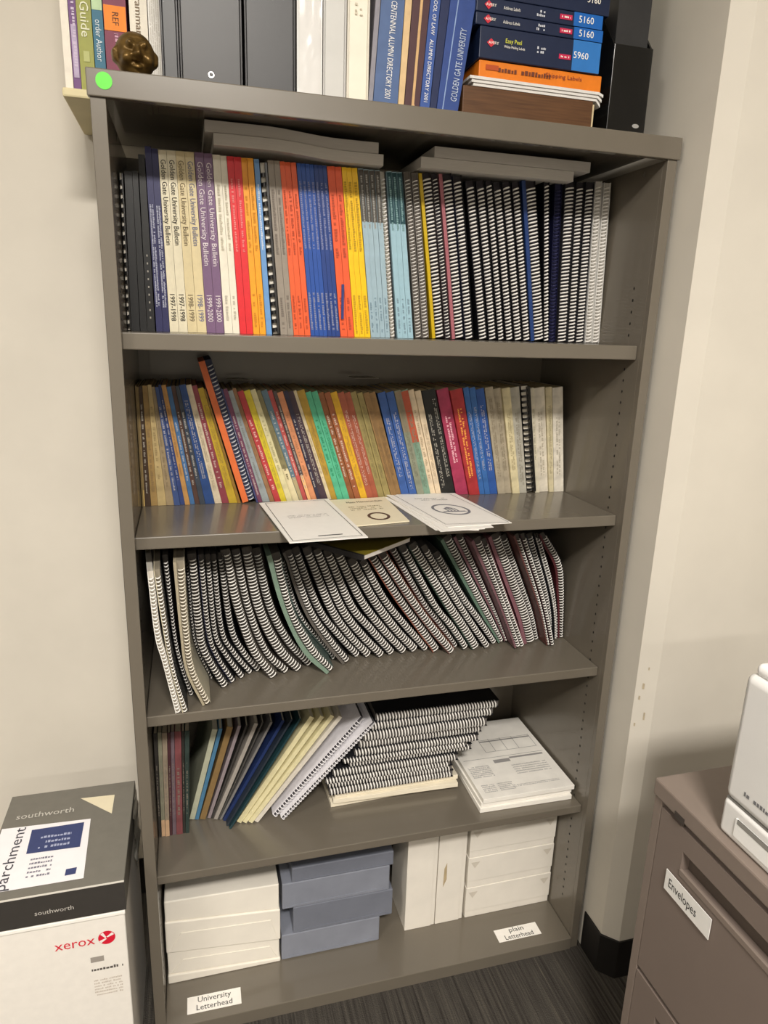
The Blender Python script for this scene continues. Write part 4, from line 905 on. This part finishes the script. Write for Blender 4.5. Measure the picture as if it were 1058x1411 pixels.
# crinkled plastic on that binder
b = MB(); q0, q1 = on(410, 70, 1, .028), on(443, 70, 1, .028); nx_, nz_ = 8, 22
for i in range(nx_+1):
    for j in range(nz_+1):
        xx = q0.x+(q1.x-q0.x)*i/nx_; zz = H+.004+.26*j/nz_; b.v.append((xx, .0275-.004*abs(noise.noise(Vector((xx*60, 0, zz*40)))), zz))
for i in range(nx_):
    for j in range(nz_):
        a = i*(nz_+1)+j; b.f.append((a, a+nz_+1, a+nz_+2, a+1))
mt = bpy.data.materials.new('clear_plastic'); mt.use_nodes = True; pb = mt.node_tree.nodes['Principled BSDF']; pb.inputs['Base Color'].default_value = (.95, .95, .95, 1); pb.inputs['Roughness'].default_value = .12; pb.inputs['Transmission Weight'].default_value = 0; pb.inputs['Alpha'].default_value = .35
wrap = obj('plastic_sleeve', b, mt, bpy.data.objects[[o.name for o in bpy.data.objects if o.get('label', '').startswith('white ring binder in crinkled')][0]], smooth=True)
wrap.matrix_parent_inverse = wrap.parent.matrix_basis.inverted()
binder('pale grey ring binder between the plastic-wrapped and the cream binders', 445, 477, 70, .032, '#c9c8c4', '#b9b8b5')
binder('cream white ring binder with faded spine writing', 478, 508.5, 70, .03, '#ebe5d4', '#d9d3c4')
o = [o for o in bpy.data.objects if o.get('label', '').startswith('cream white ring')][0]
obj('spine_lettering', dashes(.07, .012, (0, -.0014, .15), *DOWN, 2, 77, .5, .5), M('#cfc6b2', .7, 0), o)
# alumni directories and other hardbacks
yT = .03
def hard(label, b0, b1, t0, t1, hexc, d=.2, pages='#e9dfc6'):      # px columns at heights 120 and 0
    z0, z1 = on(575, 120, 1, yT).z, on(575, 0, 1, yT).z; k = (H-z0)/(z1-z0); k2 = (H+.28-z0)/(z1-z0)
    xs_ = [on(b0, 120, 1, yT).x, on(b1, 120, 1, yT).x, on(t0, 0, 1, yT).x, on(t1, 0, 1, yT).x]
    F = dict(b0=0, b1=0, t0=0, t1=0); ex_ = lambda a_, b_, u: a_+(b_-a_)*u; pj = lambda x, z: 529+FPX*(Vector((x, yT, z))-CP).dot(RT)/(Vector((x, yT, z))-CP).dot(FW)
    F['b0'] = pj(ex_(xs_[0], xs_[2], k), H); F['b1'] = pj(ex_(xs_[1], xs_[3], k), H); F['t0'] = pj(ex_(xs_[0], xs_[2], k2), H+.28); F['t1'] = pj(ex_(xs_[1], xs_[3], k2), H+.28)
    xb, tilt, t, h, z = place(F, yT, H, None, d, .28)
    ob = paperback('hardback_book', label, 'book', GT, (xb, yT, z), t, h, d, tilt, M(hexc, .45, .12, 50), pages, corners=F['cs'])
    return ob, t
ob, t = hard('narrow grey book beside the cream white binder on bookcase top', 509, 515.5, 518, 525, '#8a8790')
ob, t = hard('worn blue centennial alumni directory with white capitals on its spine', 516, 549.5, 525.5, 558, '#4a6390')
obj('spine_lettering', text('UNIVERSITY CENTENNIAL ALUMNI DIRECTORY 2001', t*.36, (t*.05, -.001, .098), *DOWN, .168), M('#eeeef0', .6, 0), ob)
ob, t = hard('slim tan book between worn blue directory and dark maroon book', 550, 558.5, 558.5, 568, '#d8b98a')
ob, t = hard('dark maroon book with a torn tan strip down its spine', 559, 580.5, 568.5, 592.5, '#4a2a2f')
obj('torn_strip', MB().add([(-.001, -.001, .002), (.006, -.001, .002), (.003, -.001, .012), (.002, -.001, .278), (-.002, -.001, .278), (-.001, -.001, .012)], [(0,1,2,5), (5,2,3,4)]), M('#d3ad7c', .8, .15), ob)
ob, t = hard('slim blue law alumni directory with white capitals on its spine', 581, 594.5, 593, 607, '#34549a')
obj('spine_lettering', text('SCHOOL OF LAW   ALUMNI DIRECTORY 2001', t*.55, (0, -.001, .09), *DOWN, .15), M('#eef0f4', .6, 0), ob)
ob, t = hard('dark navy book between the two blue alumni volumes', 595, 604.5, 607.5, 619.5, '#14234e')
ob, t = hard('leaning blue yearbook lettered with the university name', 605, 635.5, 620, 655, '#2b4688', d=.22)
obj('spine_lettering', text('GOLDEN GATE UNIVERSITY', t*.36, (t*.2, -.001, .072), *UPW, .10), M('#b9c6dc', .6, 0), ob)
obj('joint_line', MB().box(-t*.22, -t*.18, -.0009, 0, .004, .27), M('#8aa2cc', .6, .2), ob)
# brown box, papers, orange box, label boxes
yB = .028
def pbox(name, label, cat, px0, px1, py, z0, z1, d, mat, y=None, rotz=0, group=None):
    y = yB if y is None else y; q0, q1 = on(px0, py, 1, y), on(px1, py, 1, y); w_ = q1.x-q0.x
    ob = thing(name, label, cat, (q0.x, y, z0), group, (0, 0, rotz)); obj('body', MB().box(0, w_, 0, d, 0, z1-z0), mat, ob, .0012); return ob, w_, z1-z0
zt1 = on(720, 127, 1, yB).z
wood = M('#5a3a1e', .5, .3, 8, .4, stretch=(2, 2, 40))
ob, w_, hh = pbox('wooden_box', 'brown wood-grained box lying under the orange box on bookcase top', 'box', 637, 817, 145, H+.0005, zt1, .23, wood)
obj('end_edge', MB().box(w_-.0004, w_+.0035, .002, .228, 0, hh-.004), M('#cdbb95', .7, .05), ob)
z = zt1+.0004
for k in range(3):
    q0, q1 = on(652-4*k, 118, 1, yB), on(828, 130, 1, yB)
    b = MB(); n = 28; w_ = q1.x-q0.x
    ob = thing('paper_stack', ('curled white papers on the wooden box, lowest layer', 'curled white papers on the wooden box, middle layer', 'curled white papers under the orange box, top layer')[k], 'paper', (q0.x, yB-.002*k, z), 'curled papers on the bookcase top')
    for i in range(n+1):
        u = i/n; dz = -.008*(u-.965)/.035*(1-k*.3) if u > .965 else 0; xx = u*w_+.001*k
        b.v += [(xx, 0, dz), (xx, .22, dz), (xx, .22, dz+.004), (xx, 0, dz+.004)]
    for i in range(n):
        for kk in range(4):
            j = (kk+1) % 4; b.f.append((i*4+kk, (i+1)*4+kk, (i+1)*4+j, i*4+j))
    b.f.append((0,1,2,3)); b.f.append(tuple(n*4+kk for kk in (3,2,1,0))); obj('sheets', b, M('#d9d6d2', .7, .05), ob); z += .0043
zo = z; zo1 = zo+.024
ob, w_, hh = pbox('label_box', 'orange label box with purple print between papers and navy boxes', 'box', 659, 829, 108, zo, zo1, .22, M('#e07a18', .45, .06), group='label boxes on the bookcase top')
obj('print', dashes(w_*.42, hh*.28, (w_*.36, -.0012, hh*.55), *FRONT, 1, 81, .4, .9), M('#6a3420', .6, 0), ob); obj('print_panel', text('Shipping Labels', hh*.34, (w_*.68, -.0012, hh*.62), *FRONT, w_*.3), M('#7c2f2a', .6, 0), ob); obj('maker_mark', rectp(w_*.1, hh*.6, w_*.1, hh*.3, (0, -.0012, 0), *FRONT), M('#b04a1c', .6, 0), ob)
NAVY = M('#16223f', .4, .06)
zz = zo1+.0005
yN = yB-.004
zt_ = [on(740, 46, 1, yN).z, on(740, 28, 1, yN).z, on(740, 7, 1, yN).z, on(740, -32, 1, yN).z]
for k, (num, sky, left, right, lab) in enumerate((('5960', '#2f74bd', 660, 827, 'thick navy label box with a light blue 5960 end on the orange box'), ('5160', '#1660b2', 655, 831, 'navy label box with a blue 5160 end resting on the 5960 box'), ('5160', '#1660b2', 656, 831, 'navy label box with a blue 5160 end, second above the 5960 box'), ('5160', '#16223f', 664, 841, 'dark navy 5160 label box jutting right on top of the others'))):
    z1 = zt_[k]; ob, w_, hh = pbox('label_box', lab, 'box', left, right, (70, 37, 18, 2)[k], zz, z1-.0004, .215, NAVY, yN, 0, 'label boxes on the bookcase top')
    if k < 3: obj('blue_end', MB().box(w_*.765, w_+.0004, -.0006, .2154, .0004, hh-.0002), M(sky, .4, .05), ob)
    sz = .0135 if k < 3 else .012
    obj('number', text(num, sz, (w_*(.865 if k else .835), -.0013, hh*.5), *FRONT), WHITE_INK, ob, label='white product number')
    if k < 3:
        obj('red_tag', rectp(w_*.70, hh*.52 if k else hh*.4, w_*.10, .0068, (0, -.0009, 0), *FRONT), M('#c2224e', .5, 0), ob)
        obj('tag_print', dashes(w_*.07, .0028, (w_*.70, -.0014, hh*.52 if k else hh*.4), *FRONT, 1, 90+k), WHITE_INK, ob)
        obj('product_name', text('Easy Peel' if k == 0 else 'Address Labels', .0085 if k == 0 else .0062, (w_*.27, -.0012, hh*.62 if k == 0 else hh*.45), *FRONT, w_*.13), M('#d6d84a' if k == 0 else '#e8e6e0', .6, 0), ob)
        if k == 0: obj('product_line', text('White Mailing Labels', .005, (w_*.28, -.0012, hh*.44), *FRONT, w_*.17), WHITE_INK, ob)
        obj('small_print', dashes(w_*.07, .009, (w_*.50, -.0012, hh*.5), *FRONT, 2, 95+k), M('#c9cbd4', .6, 0), ob)
        cxl = w_*.09; b = MB().add([(cxl-.007, -.0011, hh*.5), (cxl, -.0011, hh*.5+.006), (cxl+.007, -.0011, hh*.5), (cxl, -.0011, hh*.5-.006)], [(3,2,1,0)])
        obj('logo', b, M('#c8283c', .5, 0), ob); obj('logo_lettering', text('AVERY', .0055, (cxl+.004, -.0015, hh*.5), *FRONT, .017), WHITE_INK, ob)
    zz = z1+.0002
# black magazine file
ob = thing('magazine_file', 'black open magazine file at the right end of bookcase top', 'file holder', (0, 0, 0), None)
ym = .03; q0, q1 = on(838, 150, 1, ym), on(891, 150, 1, ym); zt = on(866, 62, 1, ym).z
PL = M('#141414', .22, .04, spec=.5)
obj('front', MB().box(q0.x, q1.x, ym, ym+.003, H+.0005, zt), PL, ob, .001)
for xx in (q0.x, q1.x-.003):
    pr = [(ym+.003, H+.0005), (ym+.24, H+.0005), (ym+.24, H+.30), (ym+.14, H+.30), (ym+.003, zt)]; b = MB(); n = 5
    b.add([(xx, y, z_) for y, z_ in pr]+[(xx+.003, y, z_) for y, z_ in pr], [tuple(range(n)), tuple(range(2*n-1, n-1, -1))]+[(i, n+i, n+(i+1) % n, (i+1) % n) for i in range(n)]); obj('side', b, PL, ob)
obj('back', MB().box(q0.x+.003, q1.x-.003, ym+.237, ym+.24, H+.0005, H+.30), PL, ob); obj('bottom', MB().box(q0.x+.003, q1.x-.003, ym+.003, ym+.237, H+.0005, H+.0035), PL, ob)
c = on(875, 174, 1, ym); b = MB(); n = 16; b.add([(c.x+.0065*math.cos(2*math.pi*k/n), ym-.0006, c.z+.0032*math.sin(2*math.pi*k/n)) for k in range(n)], [tuple(range(n))]); obj('badge', b, M('#c9c9c9', .3, 0, metal=.6), ob)
obj('contents', MB().box(q0.x+.006, q1.x-.006, ym+.01, ym+.23, H+.004, H+.27), M('#2b2b2c', .5, .1), ob)
o = obj('manila_folder', MB().box(q1.x-.012, q1.x-.0105, ym+.02, ym+.235, H+.27, H+.31), M('#aebb6a', .6, .05)); o.parent = ob

# bronze head: a small scowling face
import bmesh
bm = bmesh.new(); bmesh.ops.create_icosphere(bm, subdivisions=5, radius=1)
BUMPS = [  # x, z on the face (front is -y), width, height
 (-.33, .22, .13, .15, .16), (.33, .22, .13, .15, .16), (-.36, .05, .15, .11, -.16), (.36, .05, .15, .11, -.16), (-.36, .05, .08, .06, .10), (.36, .05, .08, .06, .10),
 (0, .0, .11, .24, .22), (0, -.17, .20, .10, .20), (-.48, -.28, .24, .22, .20), (.48, -.28, .24, .22, .20), (0, -.46, .22, .05, -.18), (0, -.37, .20, .05, .08), (0, -.56, .19, .07, .14), (0, -.78, .26, .14, .10),
 (0, .42, .30, .03, -.05), (0, .54, .34, .03, -.05), (0, .24, .04, .14, -.08), (-.26, -.34, .04, .16, -.09), (.26, -.34, .04, .16, -.09)]
for v in bm.verts:
    x, y, z_ = v.co; k = 0
    if y < .15:
        for (bx_, bz, wx, wz, a) in BUMPS: k += a*math.exp(-((x-bx_)/wx)**2-((z_-bz)/wz)**2)*min(1, (.15-y)*1.6)
    e = sum(math.exp(-((abs(x)-.98)/.14)**2-((z_-zc2)/.16)**2)*.16 for zc2 in (.05, -.22)) if abs(y) < .35 else 0
    v.co *= 1+k*1.7+e
    v.co.x *= .0262; v.co.y *= .027; v.co.z *= .029
me = bpy.data.meshes.new('head'); bm.to_mesh(me); bm.free()
zmin = min(v.co.z for v in me.vertices)
pc = on(186, 76, 1, .036); ob = thing('bronze_head', 'small bronze scowling bald head ornament on the cap beside green sticker', 'figurine', (pc.x, .034, H+.0004), None, (0, 0, math.radians(10)))
hd = obj('head', me, M('#6b5226', .36, .4, 80, .5, metal=.55), ob, smooth=True); hd.location.z = -zmin

# ------------------------------------------------------------------ cartons at the left
xr, xl_, yf0, yb0 = -.024, -.247, -.082, .186; ZT = .458
ob = thing('paper_carton', 'white paper carton with red brand lettering standing under the grey box', 'carton', ((xl_+xr)/2, yf0, 0))
hw = (xr-xl_)/2-.003
obj('body', MB().box(-hw, hw, .002, yb0-yf0-.004, 0, .392), M('#e9e4dc', .6, .03), ob, .002)
obj('top_flap', MB().box(-hw-.001, hw+.001, -.001, .03, .392, .399), M('#f4f1ea', .5, .02), ob, .001)
f = lambda px, py: on(px, py, 1, yf0+.001)
cx0 = (xl_+xr)/2
p = f(103, 1301); obj('brand_lettering', text('xerox', .026, (p.x-cx0, .0014, p.z), *FRONT, .062), M('#d21f36', .5, 0), ob)
p = f(147, 1292); b = MB(); n = 24; b.add([(p.x-cx0+.0135*math.cos(2*math.pi*k/n), .0014, p.z+.0135*math.sin(2*math.pi*k/n)) for k in range(n)], [tuple(range(n))]); lg = obj('brand_ball', b, M('#d21f36', .4, 0), ob)
b = MB()
for a in (.6, 2.2, 3.7):
    b.add([(p.x-cx0+r*math.cos(a+da), .0008, p.z+r*math.sin(a+da)) for r, da in ((.013, -.22), (.013, .22), (.002, 1.2), (.002, -.3))], [(0,1,2,3)])
obj('ball_stripe', b, M('#efe6e2', .4, 0), lg)
p = f(134, 1322); obj('grey_panel', rectp(p.x-cx0, p.z, .021, .011, (0, .0014, 0), *FRONT), M('#9b948c', .6, 0), ob)
p = f(148, 1333); obj('bold_print', dashes(.05, .006, (p.x-cx0, .0014, p.z), *FRONT, 1, 31, .3, .9), M('#55504b', .6, 0), ob)
p = f(150, 1358); obj('fine_print', dashes(.045, .034, (p.x-cx0, .0014, p.z), *FRONT, 6, 32, .9, .9), M('#c3b8ac', .6, 0), ob)
ob = thing('stationery_box', 'grey lidded paper box with a white and blue label lying on white carton', 'box', (cx0, yf0, .400))
w2 = (xr-xl_)/2; dd = yb0-yf0; hz = ZT-.400
obj('tray', MB().box(-w2+.002, w2-.002, .002, dd-.002, 0, hz-.002), M('#e6e2da', .6, .03), ob)
obj('front_band', MB().box(-w2, w2, -.0006, .0012, .001, hz-.001), M('#3a3734', .5, .05), ob)
obj('lid', MB().box(-w2, w2, .0014, dd, .001, hz), M('#737068', .5, .05), ob, .0012)
obj('lid_edge', MB().box(-w2, w2, -.0007, .001, hz-.0018, hz+.0004), M('#d8d4cb', .6, .03), ob)
tp = lambda px, py: on(px, py, 2, ZT+.0006)
def topq(px, mat, name, dz=.0006, parent=None):
    b = MB(); b.add([(max(-w2+.003, q.x-cx0), q.y-yf0, hz+dz) for q in (tp(*a) for a in px)], [tuple(range(len(px)))[::-1]]); return obj(name, b, mat, parent or ob)
lab_ = topq([(-14, 1145), (125, 1128), (115, 1210), (-28, 1234)], M('#f1eef2', .5, .02), 'label_sheet')
topq([(44, 1144), (116, 1133), (110, 1167), (36, 1177)], M('#35406f', .5, .05), 'blue_panel', .001, lab_)
topq([(91, 1198), (106, 1195), (104, 1204), (89, 1207)], M('#35406f', .5, .05), 'blue_mark', .001, lab_)
topq([(111, 1100), (158, 1095), (154, 1121)], M('#e4dabd', .6, .03), 'cream_corner')
c = tp(63, 1121); obj('brand_lettering', text('southworth', .021, (c.x-cx0, c.y-yf0, hz+.0009), (1, 0, 0), (0, 1, 0), .098), M('#c9c5bd', .6, 0), ob)
c = tp(76, 1158); obj('label_heading', dashes(.05, .032, (c.x-cx0, c.y-yf0, hz+.0014), (1, 0, 0), (0, 1, 0), 3, 41, 1.0, .85), M('#a9b0cc', .6, 0), lab_)
c = tp(55, 1194); obj('label_print', dashes(.036, .045, (c.x-cx0, c.y-yf0, hz+.0011), (1, 0, 0), (0, 1, 0), 5, 42, 1.0, .9), M('#7b7b8a', .6, 0), lab_)
c = tp(15, 1183); obj('label_title', text('parchment', .026, (c.x-cx0, c.y-yf0, hz+.0012), (.02, 1, 0), (-1, .02, 0), .15), M('#3a3a44', .6, 0), lab_)
c = on(75, 1254, 1, yf0); obj('band_lettering', text('southworth', .012, (c.x-cx0, -.0012, c.z-.400), *FRONT, .058), M('#b9b5ae', .6, 0), ob)
# torn plastic hanging between box and bookcase
b = MB(); nj = 14
for i in range(5):
    for j in range(nj+1):
        zz = .462-.115*j/nj; b.v.append((-.0195+.006*noise.noise(Vector((i*.9, j*.55, 1))), .155-.022*i+.008*noise.noise(Vector((i*.7, j*.4, 5))), zz+.01*noise.noise(Vector((i, j*.3, 2)))))
for i in range(4):
    for j in range(nj): a = i*(nj+1)+j; b.f.append((a, a+1, a+nj+2, a+nj+1))
o = obj('torn_plastic', b, M('#b9b6ac', .25, .15, 40, .5), ob, smooth=True); o.location = (-cx0, -yf0, -.400)

# ------------------------------------------------------------------ filing cabinet and printer at the right
CX, CY, CH = .767, -.340, .710
CL = M('#83766d', .5, .03, 12, .4); CLD = M('#7b6e66', .5, .03, 12, .4)
ob = thing('filing_cabinet', 'taupe steel lateral filing cabinet with recessed drawer pulls', 'cabinet', (CX, CY, 0))
wd, dp = .82, .46            # runs towards the room along -y; drawers face -x
pl = lambda px, py: on(px, py, 0, CX)
obj('body', MB().box(.016, dp, -wd+.002, -.002, 0, CH-.028), CL, ob, .0015)
obj('side_frame', MB().box(.0015, .016, -.019, -.002, 0, CH-.028), CL, ob, .0012)
obj('side_frame', MB().box(.0015, .016, -wd+.002, -wd+.019, 0, CH-.028), CL, ob, .0012)
obj('top', MB().box(-.002, dp, -wd, 0, CH-.028, CH), CL, ob, .003)
p = pl(938, 1127); obj('lock_slot', MB().box(-.003, -.0018, p.y-CY-.010, p.y-CY+.010, p.z-.005, p.z+.005), M('#3f3833', .4, 0), ob)
for z0, z1 in ((.378, .672), (.075, .368)):
    dz = z1-z0; zr1, zr0 = dz*.885, dz*.775      # pull recess, upper and lower lip
    dr = obj('drawer', MB().box(.001, .0155, -wd+.021, -.021, z0, z0+zr0).box(.001, .0155, -wd+.021, -.021, z0+zr1, z1).box(.001, .0155, -.075, -.021, z0+zr0, z0+zr1).box(.001, .0155, -wd+.021, -wd+.075, z0+zr0, z0+zr1), CLD, ob)
    obj('pull_lip', MB().box(-.0008, .004, -wd+.075, -.075, z0+zr0-.006, z0+zr0+.004), CL, dr, .001)
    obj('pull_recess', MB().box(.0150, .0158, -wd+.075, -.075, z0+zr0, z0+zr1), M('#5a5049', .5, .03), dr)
obj('kick_plate', MB().box(.012, .0155, -wd+.021, -.021, .004, .070), CLD, ob)
q = [pl(921, 1196), pl(982.5, 1269), pl(976, 1295), pl(915.5, 1221)]
ys = (q[0].y+q[3].y)/2, (q[1].y+q[2].y)/2; zs2 = (q[0].z+q[1].z)/2, (q[3].z+q[2].z)/2
pal = obj('paper_label', MB().box(-.0022, -.0012, ys[1]-CY, ys[0]-CY, zs2[1], zs2[0]), M('#eceae6', .6, .02), ob, label='white hand-lettered drawer label')
obj('lettering', text('Envelopes', .021, (-.0026, (ys[0]*.6+ys[1]*.4)-CY, (zs2[0]+zs2[1])/2), (0, -1, 0), (0, 0, 1), abs(ys[0]-ys[1])*.62), INK, pal)
# printer
PX = CX+.010; PY0 = on(983, 1140, 2, CH).y
pr = thing('printer', 'white desktop printer with rounded corners standing on the filing cabinet', 'printer', (PX, PY0, CH+.0005))
ph_ = on(1022, 922, 0, PX).z-CH
PW = M('#e6e5e3', .35, .02, 10, .45)
def rbox(name, x0, x1, y0, y1, z0, z1, r, mat, parent, seg=4):
    o = obj(name, MB().box(x0, x1, y0, y1, z0, z1), mat, parent); bv = o.modifiers.new('bevel', 'BEVEL'); bv.width = r; bv.segments = seg; bv.limit_method = 'NONE'
    for p_ in o.data.polygons: p_.use_smooth = True
    wn = o.modifiers.new('wn', 'WEIGHTED_NORMAL'); wn.keep_sharp = True
    return o
zsplit = on(989, 1090, 0, PX).z-CH
rbox('upper_body', 0, .36, -.38, -.002, zsplit+.001, ph_, .012, PW, pr)
rbox('base', .001, .36, -.379, -.003, 0, zsplit, .007, PW, pr)
obj('seam', MB().box(.004, .35, -.374, -.006, zsplit-.001, zsplit+.002), M('#8f8d8a', .6, 0), pr)
rbox('top_cover', .006, .35, -.372, -.010, ph_-.002, ph_+.016, .008, M('#f3f2f0', .35, .02), pr)
p = on(1012, 1140, 0, PX); yy = p.y-PY0
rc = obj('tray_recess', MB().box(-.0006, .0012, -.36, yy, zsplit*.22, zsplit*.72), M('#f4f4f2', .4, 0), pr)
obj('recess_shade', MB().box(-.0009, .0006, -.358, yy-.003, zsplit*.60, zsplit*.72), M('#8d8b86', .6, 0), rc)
p = on(1047, 1112, 0, PX); obj('maker_mark', dashes(.06, .0065, (-.0006, p.y-PY0, p.z-CH), (0, -1, 0), (0, 0, 1), 1, 55, .4, .95), M('#77777a', .5, 0), pr)
